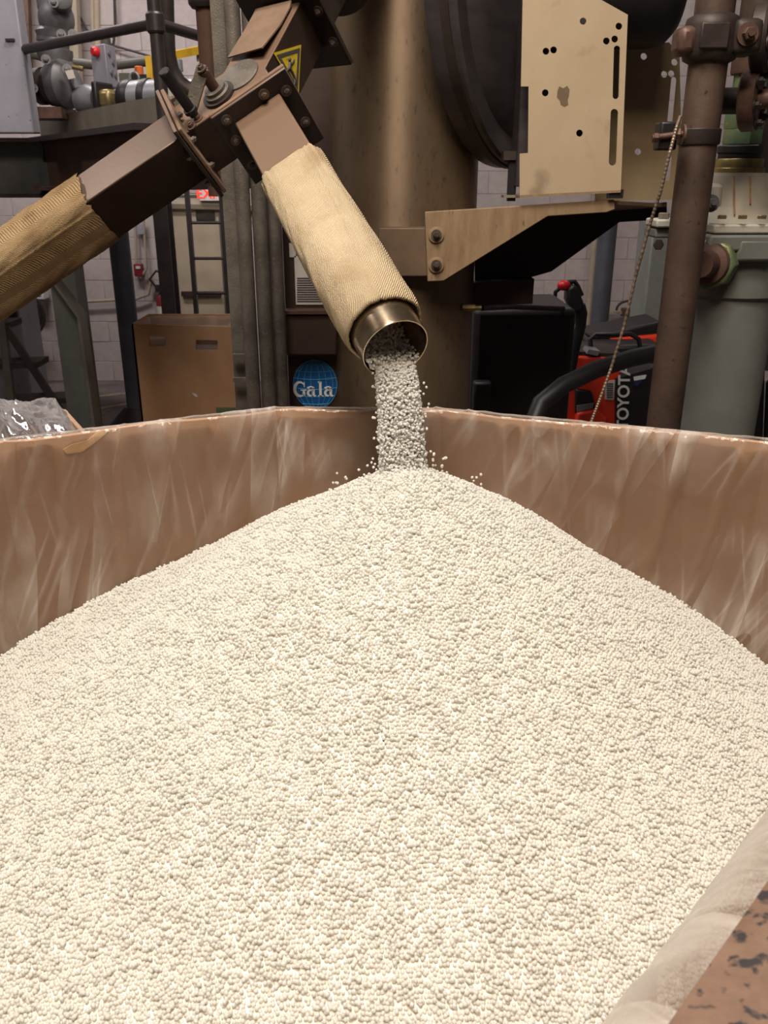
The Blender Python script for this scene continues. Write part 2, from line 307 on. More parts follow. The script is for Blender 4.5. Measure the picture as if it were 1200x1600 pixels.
for r in range(28):
    for k in range(-16, 16):
        x = k*.4+(.2 if r % 2 else 0)+.2; z = r*.203+.1
        if abs(x) > 6: continue
        px, py = proj((x, BY, z))
        if nb < 290 and ((-40 < px < 350) or (840 < px < 1010)) and -25 < py < 615:
            if bl is None: bl = MB().box((x, BY+.006, z), (.3965, .016, .1995)).build('concrete_block', M['block'], wb, bevel=.004); b0 = V(x, 0, z); bo = bl
            else:
                o = bl.copy(); C.objects.link(o); o.parent = wb
            (o if nb else bl).location = (x-b0[0], random.uniform(-.003, .003), z-b0[2]); nb += 1
        else: rest.box((x, BY+.006, z), (.3965, .016, .1995))
tag(rest.build('concrete_block_field', M['block'], wb, flat=True), kind='stuff')
# door with push bar behind the ladder
D = BY-.03
d = empty('door_1', at(316, 590, D)); d['kind'] = 'structure'
def pxbox(mb, x0, y0, x1, y1, Y, dep, grow=0):       # upright box whose front face covers a pixel rectangle at depth Y
    a, b = at(x0, y0, Y), at(x1, y1, Y); a2 = at(x0, y1, Y); c = (a+b)/2
    cx = (at((x0+x1)/2, (y0+y1)/2, Y)[0]); wd = abs(x1-x0)*mpp((y0+y1)/2, Y); return mb.box((cx, Y+dep/2, c[2]), (wd, dep, abs(a[2]-b[2])))
zt = at(300, 322, D)[2]; xl = at(276, 420, D)[0]; xr = at(348, 420, D)[0]
MB().box(((xl+xr)/2, D-.01, zt/2), (xr-xl, .05, zt)).build('door_leaf', M['door'], d)
mb = MB().box((xl-.05, D-.02, zt/2), (.09, .09, zt)).box((xr+.05, D-.02, zt/2), (.09, .09, zt)).box(((xl+xr)/2, D-.02, zt+.05), (xr-xl+.2, .09, .1)); mb.build('door_frame', M['platform'], d)
pxbox(MB(), 283, 456, 344, 463, D-.09, .05).build('push_bar', M['iron'], d)
pxbox(MB(), 306, 330, 335, 344, D-.06, .05).build('door_closer', M['iron'], d)
e = empty('exit_sign', at(326, 304, 8.6), 'glowing red exit sign above the beige door', 'exit sign')
pxbox(MB(), 311, 292, 344, 314, 8.62, .06).build('sign_box', M['white'], e, bevel=.005)
text('lettering', 'EXIT', M['redglow'], at(327.5, 303, 8.615), (1, 0, 0), (0, 0, 1), .125, e, offset=.002)
# ------------------------------------------------------------------ big cardboard box, liner, pellets
POLY = [(-.199, 1.527), (.105, 1.517), (.617, 1.324), (.80, 1.16), (.82, .98), (.55, .735), (.08, .24), (-.25, .12), (-.62, .28), (-.86, .62), (-.84, 1.02), (-.617, 1.32)]
POLY = [V(*p) for p in POLY]; NP = len(POLY); RIM = 1.6; CEN = V(0, .86)
def seg_normal(i):                                   # outward
    d_ = POLY[(i+1) % NP]-POLY[i]; n = nz(V(d_[1], -d_[0])); return n if n@((POLY[i]+POLY[(i+1) % NP])/2-CEN) > 0 else -n
NRM = [seg_normal(i) for i in range(NP)]
def vnorm(i): n = NRM[i]+NRM[i-1]; n = n/np.linalg.norm(n); return n/max(.5, n@NRM[i])
pallet = empty('wooden_pallet', (0, .85, 0), 'wooden pallet on the floor under the large cardboard box', 'pallet')
for k in range(7): MB().box((0, .2+k*.22, .128), (1.5, .14, .022)).build('deck_board', M['wood'], pallet)
for x in (-.7, 0, .7): MB().box((x, .86, .0585), (.09, 1.46, .117)).build('stringer', M['wood'], pallet)
box = empty('cardboard_box', (CEN[0], CEN[1], .14), 'large open brown cardboard bulk box full of white pellets', 'box')
for i in range(NP):
    a, b = POLY[i], POLY[(i+1) % NP]; na, nb_ = vnorm(i), vnorm((i+1) % NP); L_ = np.linalg.norm(b-a); seg = max(2, int(L_/.05)); T = .012
    rings = []; sag = .004 if i not in (5,) else 0
    for k in range(seg+1):
        t = k/seg; p = a+(b-a)*t; n = na+(nb_-na)*t; top = RIM+sag*math.sin(t*9+i*2)*.6+random.uniform(-1, 1)*.0012
        q = p+n*T; rings.append([V(p[0], p[1], .14), V(q[0], q[1], .14), V(q[0], q[1], top-.002), V((p+n*T*.5)[0], (p+n*T*.5)[1], top), V(p[0], p[1], top-.002)])
    MB().loft(rings).build('side_panel', M['card'], box, angle=60)
mb = MB()
for i in range(NP): pass
mb.prism([V(p[0], p[1], .142) for p in POLY], (0, 0, .008)).build('bottom_panel', M['card'], box)
# overlapping glued seam on the left wall and a torn strip at its rim
def on_wall(i, px, py, off=.0):                      # point on the inside of wall i
    n = V(*NRM[i], 0); p = V(*POLY[i], 1); return hit(px, py, p, n)-n*off
W_L, W_R = NP-1, 1
MB().loft([[on_wall(W_L, x, y, .0002) for x, y in ((5, 690), (24, 690), (36, 1060), (12, 1060))], [on_wall(W_L, x, y, .0016) for x, y in ((5, 690), (24, 690), (36, 1060), (12, 1060))]]).build('glued_seam', M['card'], box)
tp = [(98, 702), (112, 694), (136, 688), (150, 676), (164, 671), (170, 673), (150, 690), (128, 706), (104, 709)]
MB().prism([on_wall(W_L, x, y, .0002) for x, y in tp], -V(*NRM[W_L], 0)*.0014).build('torn_strip', M['card_torn'], box)['label'] = 'pale torn board'
# folded-out flap at the near right corner
a, b = POLY[5], POLY[6]; n = NRM[5]; o3 = lambda p, z: V(p[0], p[1], z); rings = []
for k in range(17):
    p = b+(a-b)*k/16; rings.append([o3(p+n*.0, RIM+.004), o3(p+n*.02, RIM+.013), o3(p+n*.07, RIM+.012), o3(p+n*.22, RIM-.03), o3(p+n*.22, RIM-.038), o3(p+n*.07, RIM+.004), o3(p+n*.02, RIM+.004)])
MB().loft(rings).build('folded_flap', M['card_print'], box)['label'] = 'folded-out flap with dark mottled marks'
# liner: inside sheet, over the rim, down the outside
def nf(x, y, s=0):
    from mathutils import noise
    return noise.noise(Vector((x, y, s)))
per = []; acc = 0
for i in range(NP):
    a, b = POLY[i], POLY[(i+1) % NP]; L_ = np.linalg.norm(b-a); m_ = max(3, int(L_/.006))
    for k in range(m_):
        t = k/m_; per.append((a+(b-a)*t, nz(vnorm(i)+(vnorm((i+1) % NP)-vnorm(i))*t), acc+L_*t, i if 0 < k < m_-1 else -1))
    acc += L_
def ridge(x, k): return max(0, 1-abs(x)*k)
prof = [(0, z) for z in np.linspace(.98, RIM-.012, 54)]+[(.0, RIM+.001), (.003, RIM+.0015), (.010, RIM+.0022), (.017, RIM+.001), (.020, RIM-.003)]+[(.022, RIM-.01-.02*k) for k in range(1, 11)]
rings = []
for (p, n, s_, sg) in per:
    col = []
    for j, (off, z) in enumerate(prof):
        h = RIM-z
        base = .004+.002*nf(s_*7, z*3)
        f1 = ridge(nf(s_*11+h*4.5*nf(s_*2.1, .3, 4), h*1.0, 1), 9)*.011*max(0, nf(s_*2.3, h*2, 9)+.32)*1.6
        f2 = ridge(nf(s_*22-h*6*nf(s_*1.7, .2, 6), h*1.6, 2), 13)*.004*max(0, nf(s_*3.1, h*2.5, 12)+.25)*1.6
        f3 = .0022*nf(s_*45, z*38, 5)*max(0, 1-h/.07)
        bul = (.055*math.sin(min(1, h/.26)*math.pi)**.7 if sg == 5 else 0)
        if sg == 5: f1 *= .3; f2 *= .3; f3 *= .3
        d_ = base+f1+f2+f3+bul
        if off == 0: q = p-n*d_; zz = z
        else: q = p+n*(off+.5*(f1+abs(f3)) if off > .018 else off); zz = z+(.0012*nf(s_*40, off*60, 8)+.0005+.004*ridge(nf(s_*17, 0, 3), 9)*max(0, nf(s_*5, 3, 3)+.2) if z > RIM-.003 else 0)
        col.append(V(q[0], q[1], zz))
    rings.append(col)
rings.append(rings[0])
mb = MB().loft(rings, cap=False, closed=False); mb.uv = [(q_[2], (RIM-z)*1.0) for q_ in per+[(0, 0, acc)] for (_, z) in prof]
ln = mb.build('plastic_liner', M['film'], angle=180)
tag(ln, 'clear crinkled plastic liner draped over the rim of the large cardboard box', 'plastic liner')
# pellet surface
APX = V(.040, 1.255); AZ = 1.574
def inside(P, shrink=.0):
    r = np.ones(len(P), bool)
    for i in range(NP):
        a, b = POLY[i], POLY[(i+1) % NP]; r &= ((P-a)@NRM[i]) < -shrink
    return r
KN = [(math.cos(t), math.sin(t), x, y) for t, x, y in rng.uniform(0, 6.28, (26, 3))]
KF = rng.uniform(6, 30, 26)
def hz(P):
    d_ = P-APX; r = np.hypot(d_[:, 0], d_[:, 1]); az = np.arctan2(d_[:, 0], -d_[:, 1])        # 0 = towards the viewer, + = right
    rr = np.sqrt(r*r+.05**2)-.05; rt = (1-np.cos(np.clip(az+.2, 0, math.pi)*1.25))/2*np.clip(az*3, 0, 1)     # rt: 1 on the steeper right flank
    a_, b_ = .650-.05*rt, -.20+.31*rt
    lim = .85; q_ = np.minimum(rr, lim); z = AZ-a_*q_-b_*q_*q_-(a_+2*b_*lim)*np.maximum(rr-lim, 0)
    z = z+sum(.0011*np.sin((P[:, 0]*c_+P[:, 1]*s_)*f_+x_*7) for (c_, s_, x_, y_), f_ in zip(KN, KF))*np.clip(r*4, 0, 1)
    return z
DP = .0049
xs = np.arange(-.9, .9, DP); ys = np.arange(.1, 1.56, DP*.866)
G = np.array([(x+(DP/2 if j % 2 else 0), y) for j, y in enumerate(ys) for x in xs]); G = G[inside(G, .003)]
G = G+rng.normal(0, DP*.17, G.shape); Z = hz(G)+rng.normal(0, .0008, len(G))-.0008
G2 = G[rng.random(len(G)) < .42]+rng.normal(0, DP*.4, (1, 2)); G2 = G2+rng.normal(0, DP*.3, G2.shape); G2 = G2[inside(G2, .004)]; Z2 = hz(G2)+.0024+np.abs(rng.normal(0, .0008, len(G2)))
lump = np.array([nf(p[0]*34, p[1]*34, 2)+.6*nf(p[0]*90, p[1]*90, 3) for p in G2]); G2, Z2 = G2[lump > -.12], Z2[lump > -.12]
PT = np.vstack([np.column_stack([G, Z]), np.column_stack([G2, Z2])])
def pellet_nodes():
    ng = bpy.data.node_groups.new('pellets', 'GeometryNodeTree')
    ng.interface.new_socket('Geometry', in_out='INPUT', socket_type='NodeSocketGeometry'); ng.interface.new_socket('Geometry', in_out='OUTPUT', socket_type='NodeSocketGeometry')
    N, L = ng.nodes, ng.links; i = N.new('NodeGroupInput'); o = N.new('NodeGroupOutput')
    at_ = N.new('GeometryNodeInputNamedAttribute'); at_.data_type = 'FLOAT'; at_.inputs[0].default_value = 'size'
    gt = N.new('FunctionNodeCompare'); gt.data_type = 'FLOAT'; gt.operation = 'GREATER_THAN'; L.new(at_.outputs[0], gt.inputs[0]); gt.inputs[1].default_value = 1e-5
    ic = N.new('GeometryNodeMeshIcoSphere'); ic.inputs['Radius'].default_value = 1; ic.inputs['Subdivisions'].default_value = 3
    sm = N.new('GeometryNodeSetShadeSmooth'); L.new(ic.outputs[0], sm.inputs[0])
    sx = N.new('GeometryNodeTransform'); sx.inputs['Scale'].default_value = (1, 1, .86); L.new(sm.outputs[0], sx.inputs[0])
    mt = N.new('GeometryNodeSetMaterial'); mt.inputs['Material'].default_value = M['pellet']; L.new(sx.outputs[0], mt.inputs[0])
    rv = N.new('FunctionNodeRandomValue'); rv.data_type = 'FLOAT_VECTOR'; rv.inputs[1].default_value = (6.28, 6.28, 6.28)
    ip = N.new('GeometryNodeInstanceOnPoints'); L.new(i.outputs[0], ip.inputs['Points']); L.new(gt.outputs[0], ip.inputs['Selection']); L.new(mt.outputs[0], ip.inputs['Instance'])
    L.new(rv.outputs[0], ip.inputs['Rotation']); L.new(at_.outputs[0], ip.inputs['Scale'])
    jg = N.new('GeometryNodeJoinGeometry'); L.new(i.outputs[0], jg.inputs[0]); L.new(ip.outputs[0], jg.inputs[0]); L.new(jg.outputs[0], o.inputs[0])
    return ng
NG = pellet_nodes()
def pellets(name, pts, size, surf=None):
    v = pts.tolist(); f = []
    if surf: b = len(v); v = v+surf[0]; f = [tuple(q+b for q in t) for t in surf[1]]
    o0 = pts.mean(0)
    me = bpy.data.meshes.new(name); me.from_pydata((np.array(v)-o0).tolist(), [], f); me.materials.append(M['bed'])
    for p in me.polygons: p.use_smooth = True
    at_ = me.attributes.new('size', 'FLOAT', 'POINT'); s_ = np.zeros(len(v), np.float32); s_[:len(pts)] = size; at_.data.foreach_set('value', s_)
    o = bpy.data.objects.new(name, me); C.objects.link(o); o.location = o0.tolist(); md = o.modifiers.new('pellets', 'NODES'); md.node_group = NG; return o
sv, sf = [], []; NA, NR = 180, 60
bd = []
for k in range(NA):
    t = 2*math.pi*k/NA; dv = V(math.cos(t), math.sin(t)); rm = min(((POLY[i]-CEN)@NRM[i])/(dv@NRM[i]) for i in range(NP) if dv@NRM[i] > 1e-6); bd.append(dv*(rm-.004))
for j in range(NR+1):
    P_ = np.array([CEN+b_*max(j/NR, .002) for b_ in bd]); sv += np.column_stack([P_, hz(P_)-.0026]).tolist()
sv += [(CEN[0]+b_[0], CEN[1]+b_[1], .9) for b_ in bd]
for j in range(NR+1):
    for k in range(NA): sf.append((j*NA+k, j*NA+(k+1) % NA, (j+1)*NA+(k+1) % NA, (j+1)*NA+k))
pp = pellets('pellet_pile', PT, rng.uniform(.0022, .00265, len(PT)), (sv, sf))
tag(pp, 'heaped pile of small white plastic pellets filling the large cardboard box', 'pellets', kind='stuff')
# ------------------------------------------------------------------ diverter valve with two ducts
MO = at(618, 545, 1.3); DR = nz((.36, -.80, -.49)); WW = V(.85, .04, .5); WW = nz(WW-DR*(WW@DR)); NN = np.cross(DR, WW); NN = NN if NN[2] > 0 else -NN
DL = -WW; J = MO-DR*.78+NN*.006; HA = .053
def pq(p, q, h=0): return J+DR*p+DL*q+NN*h
val = empty('diverter_valve', pq(0, 0, -HA), 'dusty steel Y-shaped diverter valve splitting into two square chutes', 'valve')
PR, QR, LI = .105, .150, .205; r2 = 1/math.sqrt(2)
body = [(PR, -HA), (PR, HA), (HA, HA), (HA, QR), (-HA, QR), (-HA, .41*HA), (-LI*r2-HA*r2, -LI*r2+HA*r2), (-LI*r2+HA*r2, -LI*r2-HA*r2), (.41*HA, -HA)]
MB().prism([pq(p, q, -HA) for p, q in body], NN*2*HA).build('valve_body', M['steel'], val, bevel=.002)
def sq_duct(name, o, ax, u, v, l0, l1, a, m): 
    return MB().loft([[o+ax*l+u*a*i+v*a*j for i, j in ((-1, -1), (1, -1), (1, 1), (-1, 1))] for l in (l0, l1)]).build(name, m, val, bevel=.003)
sq_duct('right_chute', pq(0, 0), DR, WW, NN, PR+.012, .37, HA*.96, M['steel'])
sq_duct('left_chute', pq(0, 0), DL, DR, NN, QR+.012, .62, HA*.98, M['duct'])
sq_duct('inlet_chute', pq(0, 0), -(DR+DL)*r2, (DR-DL)*r2, NN, LI, .36, HA*.97, M['iron'])
def flange(o, ax, u, v, half, th, m, hb, nm='flange', side=1):
    f_ = MB().box(o, (2*half, 2*half, th), (u, v, ax)).build(nm, m, val, bevel=.002)
    for i, j in hb:
        MB().bolt(o+u*half*i+v*half*j+ax*th/2*side, ax*side, .0062).build('bolt', M['ironbolt'], f_)
HB = ((-.72, .78), (.3, .78), (.78, .55), (.80, -.35), (-.80, .25), (-.8, -.5), (.5, -.8), (-.4, -.8))
flange(pq(PR+.008, 0), DR, WW, NN, .083, .008, M['flange'], HB)
flange(pq(PR-.002, 0), DR, WW, NN, .084, .009, M['dust'], ())
flange(pq(0, QR-.004), DL, DR, NN, .082, .008, M['dust'], ((-.7, .8), (.1, .8), (.8, .5), (.8, -.3)), side=-1)
flange(pq(0, QR+.006), DL, DR, NN, .085, .008, M['flange'], ((.82, .2), (.82, -.6)))
DI = (DR+DL)*r2; EI = (DR-DL)*r2
flange(pq(0, 0)-DI*(LI+.005), DI, EI, NN, .10, .012, M['flange'], ((-.5, .85), (.7, .85), (.85, .3), (.85, -.4)))
# dust-covered lid on the inlet, round patch, pivot and lever
q0, q1 = .055, .18
rg = []
for t, lift in ((q0, .016), (q0+.04, .010), (q0+.08, .004), (q1, .004), (q1+.015, .009)):
    c_ = pq(0, 0, HA)-DI*t; rg.append([c_-EI*HA*1.02+NN*(lift*.25+.001), c_+EI*HA*.78+NN*(lift+.001), c_+EI*HA*.78+NN*(lift+.004), c_-EI*HA*1.02+NN*(lift*.25+.004)])
MB().loft(rg).build('lid_plate', M['dust'], val)
MB().lathe(pq(0, 0, HA)-DI*.008-EI*.004, NN, [(0, .042), (.003, .042), (.004, .040)], 32).build('round_patch', M['conduit'], val)
TOP = pq(0, 0, HA)
S0 = hit(343, 150, TOP, NN); ST = S0+NN*.058; GB = hit(298, 172, TOP+NN*.02, NN)
pv = MB().lathe(S0, NN, [(0, .027), (.012, .027), (.014, .022), (.02, .022)], 24).build('pivot_boss', M['conduit'], val)
MB().cyl(S0+NN*.018, ST, .011).build('pivot_shaft', M['redbrown'], pv)
MB().lathe(S0-WW*.0, NN, [(.0, .034), (.006, .034)], 24).build('pivot_washer', M['iron'], pv)
lv = MB().bar(ST+NN*.003+(ST-GB)*.06, GB-(ST-GB)*.05, .025, .006, (.15, -1, .35)).build('lever_arm', M['conduit'], val, bevel=.002)
MB().bolt(ST+NN*.004, NN, .006).build('lever_bolt', M['ironbolt'], lv)
MB().lathe(GB-NN*.012, NN, [(0, .009), (.008, .009), (.009, .014), (.016, .014), (.017, .0105), (.10, .0115), (.102, .010)], 18).build('lever_grip', M['rubber'], val)
for px, py in ((290, 160), (280, 150), (402, 140), (310, 186), (300, 198)): MB().bolt(hit(px, py, TOP, NN), NN, .006).build('bolt', M['redbrown'], val)
# warning triangle on the inlet's side
SP = pq(0, 0)+EI*(HA+.0008); SN = EI
def tri(k, off):
    P_ = [hit(x, y, SP, SN) for x, y in ((427, 83), (470, 70), (466, 149))]; c_ = sum(P_)/3; return [c_+(p-c_)*k+SN*off for p in P_]
wsn = MB().prism(tri(1, 0), SN*.001).build('warning_triangle', M['yellowsign'], val); wsn['label'] = 'yellow and black triangular warning sign'
_o, _i = tri(.84, .0012), tri(.62, .0012); mb = MB()
for k in range(3): mb.prism([_o[k], _o[(k+1) % 3], _i[(k+1) % 3], _i[k]], SN*.0006)
mb.build('black_border', M['ink'], wsn)
def onsign(x, y): return hit(x, y, SP+SN*.0014, SN)
mb = MB()
for pl, r_ in (([(453, 98), (452, 106), (457, 114), (461, 124), (460, 132)], .0042), ([(452, 106), (447, 112), (449, 117)], .0026), ([(452, 104), (457, 98), (460, 93)], .0022)): mb.tube([onsign(*p) for p in pl], [r_*(1-.12*i) for i in range(len(pl))], 6)
mb.ball(onsign(452, 93), .0042, 10, 6, (1, 1, 1)); mb.build('falling_figure', M['ink'], wsn)
# round outlet ring at the end of the right chute
RR = .0535
def ring_pts(L, r, n=48): return [MO+DR*L+(WW*math.cos(2*math.pi*k/n)+NN*math.sin(2*math.pi*k/n))*r for k in range(n)]
MB().loft([ring_pts(-.12, RR), ring_pts(-.004, RR), ring_pts(0, RR-.0005), ring_pts(0, RR-.0022), ring_pts(-.004, RR-.003), ring_pts(-.38, RR-.003)], cap=False).build('outlet_ring', M['chrome'], val, angle=50)
# cloth sleeves
def sleeve(name, o, ax, u, v, l0, l1, a0, a1, pw0, pw1, label, seam, seed, rag, m='cloth'):
    n, m_ = 96, 70; rings = []; uv = []
    def cr(l, tt, r_, pw, th):
        ct, st = math.cos(th), math.sin(th); e = 2/pw; return (u*math.copysign(abs(ct)**e, ct)+v*math.copysign(abs(st)**e, st))*r_
    for inner in (0, 1):
        rows = range(m_) if not inner else range(m_-1, m_-16, -1)
        for i in rows:
            tt = i/(m_-1); e_ = max(0, (tt-.22)/.78); e_ = e_*e_*(3-2*e_); r_ = a0+(a1-a0)*e_; pw = pw0+(pw1-pw0)*e_
            row = []
            for k in range(n):
                th = 2*math.pi*k/n; l = l0+(l1-l0)*tt+(rag*nf(k*.35, seed)*(1-tt)**4 if tt < .5 else .0018*nf(k*.8, seed, 3)*tt)
                b = .0022*nf(math.cos(th)*2.5+seed, math.sin(th)*2.5+tt*9)+.0009*nf(math.cos(th)*9+seed, math.sin(th)*9+tt*30)
                dth = abs((th-seam+math.pi) % (2*math.pi)-math.pi); b += .0022*math.exp(-(dth/.05)**2)+(-.0012 if .05 < dth < .12 and th > seam else 0)
                rr = r_+b-(.0075 if inner else 0)-(.004*max(0, (tt-.93)/.07)**2 if not inner else 0)
                row.append(o+ax*l+cr(l, tt, rr, pw, th)); uv.append((k/n*2.6*.36/.36, tt*(l1-l0)/.17))
            rings.append(row)
    mb = MB().loft(rings, cap=False); mb.uv = uv; ob = mb.build(name, M[m], angle=180); return tag(ob, label, 'cloth sleeve')
sleeve('cloth_sleeve', MO, DR, WW, NN, -.468, -.046, HA*1.18, .0660, 5, 2, 'tan twill cloth sleeve over the right chute above the pouring spout', 1.25, 3, .012)
sleeve('cloth_sleeve', pq(0, 0), DL, DR, NN, .385, .80, HA*1.17, HA*1.25, 5, 4, 'dirty tan cloth sleeve wrapped on the left chute leaving the frame', .25, 11, .010, 'cloth2')
# falling pellets
def fall(n, v0, spread, t1):
    L_ = []
    while len(L_) < n:
        a_, b_ = rng.uniform(-1, 1), rng.uniform(-1, 1)
        if abs(a_)**3+abs(b_)**2 > 1: continue
        t = t1*math.sqrt(rng.uniform(.0, 1)); s_ = v0*(1+rng.normal(0, .10)); g = 1+1.2*t
        p = MO-NN*.030+V(1, 0, 0)*(-.015+a_*spread*g)+V(0, 1, .0)*b_*.018+DR*s_*t+V(0, 0, -4.9*t*t); L_.append(p)
    return np.array(L_)
ST_ = fall(20000, .27, .030, .192)
edge = fall(240, .30, .043, .19)
bed = []
while len(bed) < 3600:
    x_, y_ = rng.uniform(-.05, .05, 2); 
    if x_*x_+y_*y_ < .0475**2 and y_ < -.020-.75*x_ : bed.append(MO+DR*rng.uniform(-.16, .004)+WW*x_+NN*y_)
spl = []
for k in range(90):
    an = rng.uniform(-2.6, 2.6); d_ = .03+abs(rng.normal(0, .06)); p = APX+V(math.sin(an), math.cos(an))*d_
    if abs(p[0]-APX[0]) < .2: spl.append(V(p[0], p[1], float(hz(np.array([p]))[0])+.004+abs(rng.normal(0, .016))))
SS = np.vstack([ST_, edge, np.array(bed), np.array(spl)]); SS = SS[SS[:, 2] > hz(SS[:, :2])]
tag(pellets('pellet_stream', SS, rng.uniform(.0018, .0024, len(SS))), 'stream of white pellets pouring from the round spout onto the pile', 'pellets', kind='stuff')
# ------------------------------------------------------------------ tower, cabinet, bracket, guards
YC = 2.75; cxw = at(621, 300, YC)[0]; RC = 124*mpp(300, YC)
tw = empty('dryer_tower', (cxw, YC, 0), 'tall dusty brown steel cylinder tower behind the pouring chute', 'tower')
MB().lathe((cxw, YC, 0), (0, 0, 1), [(0, RC), (4.2, RC)], 72).build('tower_shell', M['column'], tw)
yb = YC-RC
bar_ = pxbox(MB(), 592, 356, 672, 432, yb-.05, .07).build('mounting_bar', M['gusset2'], tw, bevel=.003)
MB().cyl(at(722, 481, yb+.1), at(742, 481, yb+.1), .011, n=6).cyl(at(736, 481, yb+.1), at(752, 481, yb+.1), .008).build('pipe_stub', M['brassy'], tw)
el = MB(); P0 = pq(0, 0)-DI*.33
el.tube([P0, P0-DI*.10, P0-DI*.16+V(.02, .08, .02), P0-DI*.18+V(.06, .26, .05)], .062, 20); el.build('inlet_elbow', M['iron'], tw)
MB().lathe(P0-DI*.05, -DI, [(0, .11), (.012, .11)], 40).build('elbow_flange', M['iron'], tw)
cab = empty('base_cabinet', at(490, 690, 2.6)*V(1, 1, 0), 'tall dark brown cabinet with paper notice and round blue sticker left of tower', 'cabinet')
YB = 2.60
x0, x1 = at(438, 300, YB)[0], at(560, 500, YB)[0]; zc = at(500, -60, YB)[2]
MB().box(((x0+x1)/2, YB+.2, zc/2), (x1-x0, .4, zc)).build('cabinet_body', M['cabinet'], cab, bevel=.004)
pxbox(MB(), 446, 491, 526, 556, YB-.05, .05).build('side_box', M['cabinet'], cab, bevel=.006)
pxbox(MB(), 440, 486, 532, 491, YB-.06, .06).build('ledge', M['redbrown'], cab)
nt_ = pxbox(MB(), 461, 400, 512, 476, YB-.003, .003).build('paper_notice', M['paper'], cab); mb = MB()
for k in range(11): pxbox(mb, 464, 434+k*3.6, 508-(k % 3)*4, 435.6+k*3.6, YB-.0045, .001)
tag(mb.build('printed_lines', M['ink'], nt_), kind='stuff')
pxbox(MB(), 452, 380, 462, 402, YB-.003, .003).build('small_label', M['paper'], cab)
# round sticker
SC = at(492.5, 601, YB-.004); SR = 34.5*mpp(600, YB); SRz = SR*1.14
def ell(k, n=48, y=0): return [SC+V(math.cos(2*math.pi*i/n)*SR*k, y, math.sin(2*math.pi*i/n)*SRz*k) for i in range(n)]
stk = MB().prism(ell(1), (0, .003, 0)).build('round_sticker', M['blue'], cab); stk['label'] = 'round blue globe sticker'
mb = MB()
for k in (-.8, -.5, -.2, .2, .5, .8):
    h_ = math.sqrt(1-k*k)
    mb.tube([SC+V(SR*t, -.0003, SRz*(k+.08*(t*t))) for t in np.linspace(-h_, h_, 9)], .0011, 4)
    mb.tube([SC+V(SR*k*math.cos(t)*1.0, -.0003, SRz*math.sin(t)) for t in np.linspace(-1.35, 1.35, 11)], .0011, 4)
mb.build('globe_grid', M['paleblue'], stk)
_rg = MB().loft([ell(1, y=-.0008), ell(.965, y=-.0008)], cap=False); _rg.build('sticker_edge', M['paleblue'], stk)
def ribbon(mb, pts, wd, o, k):                       # flat stroke of changing width in the sticker's plane
    P_ = [V(*p) for p in pts]; lft, rgt = [], []
    for i, p in enumerate(P_):
        t = nz(P_[min(i+1, len(P_)-1)]-P_[max(i-1, 0)]); n = V(-t[1], t[0])*wd[i]/2; lft.append(p+n); rgt.append(p-n)
    for i in range(len(P_)-1): mb.prism([o+V(q[0]*k, 0, q[1]*k) for q in (lft[i], lft[i+1], rgt[i+1], rgt[i])], (0, -.0012, 0))
def arc(cx_, cy_, rx, ry, a0, a1, n=16): return [(cx_+rx*math.cos(math.radians(a0+(a1-a0)*i/n)), cy_+ry*math.sin(math.radians(a0+(a1-a0)*i/n))) for i in range(n+1)]
KL = SR*2/3.02; LO = SC+V(-SR*1.0, -.0006, -SRz*.47)
def glyph_a(o):
    m_ = MB(); ribbon(m_, arc(.30, .24, .20, .20, 80, 285), [.09+.08*math.sin(math.pi*i/16) for i in range(17)], o, KL)
    ribbon(m_, [(.48, .58), (.48, .10), (.56, .03), (.66, .06)], [.17, .17, .14, .06], o, KL); ribbon(m_, [(.30, .44), (.48, .38)], [.08, .08], o, KL)
    ribbon(m_, arc(.31, .50, .20, .17, 0, 165), [.16-.08*math.sin(math.pi*i/16)+(.05 if i > 13 else 0) for i in range(17)], o, KL); return m_
g_ = MB(); ribbon(g_, arc(.46, .50, .36, .48, 42, 318, 28), [.05+.16*max(0, math.sin(math.pi*i/28))**.8 for i in range(29)], LO, KL)
ribbon(g_, [(.76, .97), (.76, .66)], [.06, .06], LO, KL); ribbon(g_, [(.72, .06), (.72, .42)], [.17, .17], LO, KL); ribbon(g_, [(.50, .43), (.90, .43)], [.07, .07], LO, KL)
g_.build('letter', M['white'], stk); glyph_a(LO+V(.90*KL, 0, 0)).build('letter', M['white'], stk)
g_ = MB(); o_ = LO+V(1.62*KL, 0, 0); ribbon(g_, [(.24, 1.02), (.24, .0)], [.17, .17], o_, KL); ribbon(g_, [(.08, .98), (.24, 1.0)], [.07, .07], o_, KL); ribbon(g_, [(.06, .03), (.44, .03)], [.07, .07], o_, KL); g_.build('letter', M['white'], stk)
glyph_a(LO+V(2.08*KL, 0, 0)).build('letter', M['white'], stk)
text('trade_mark', 'TM', M['paleblue'], SC+V(.046, -.0015, SRz*.22), (1, 0, 0), (0, 0, 1), .014, stk)
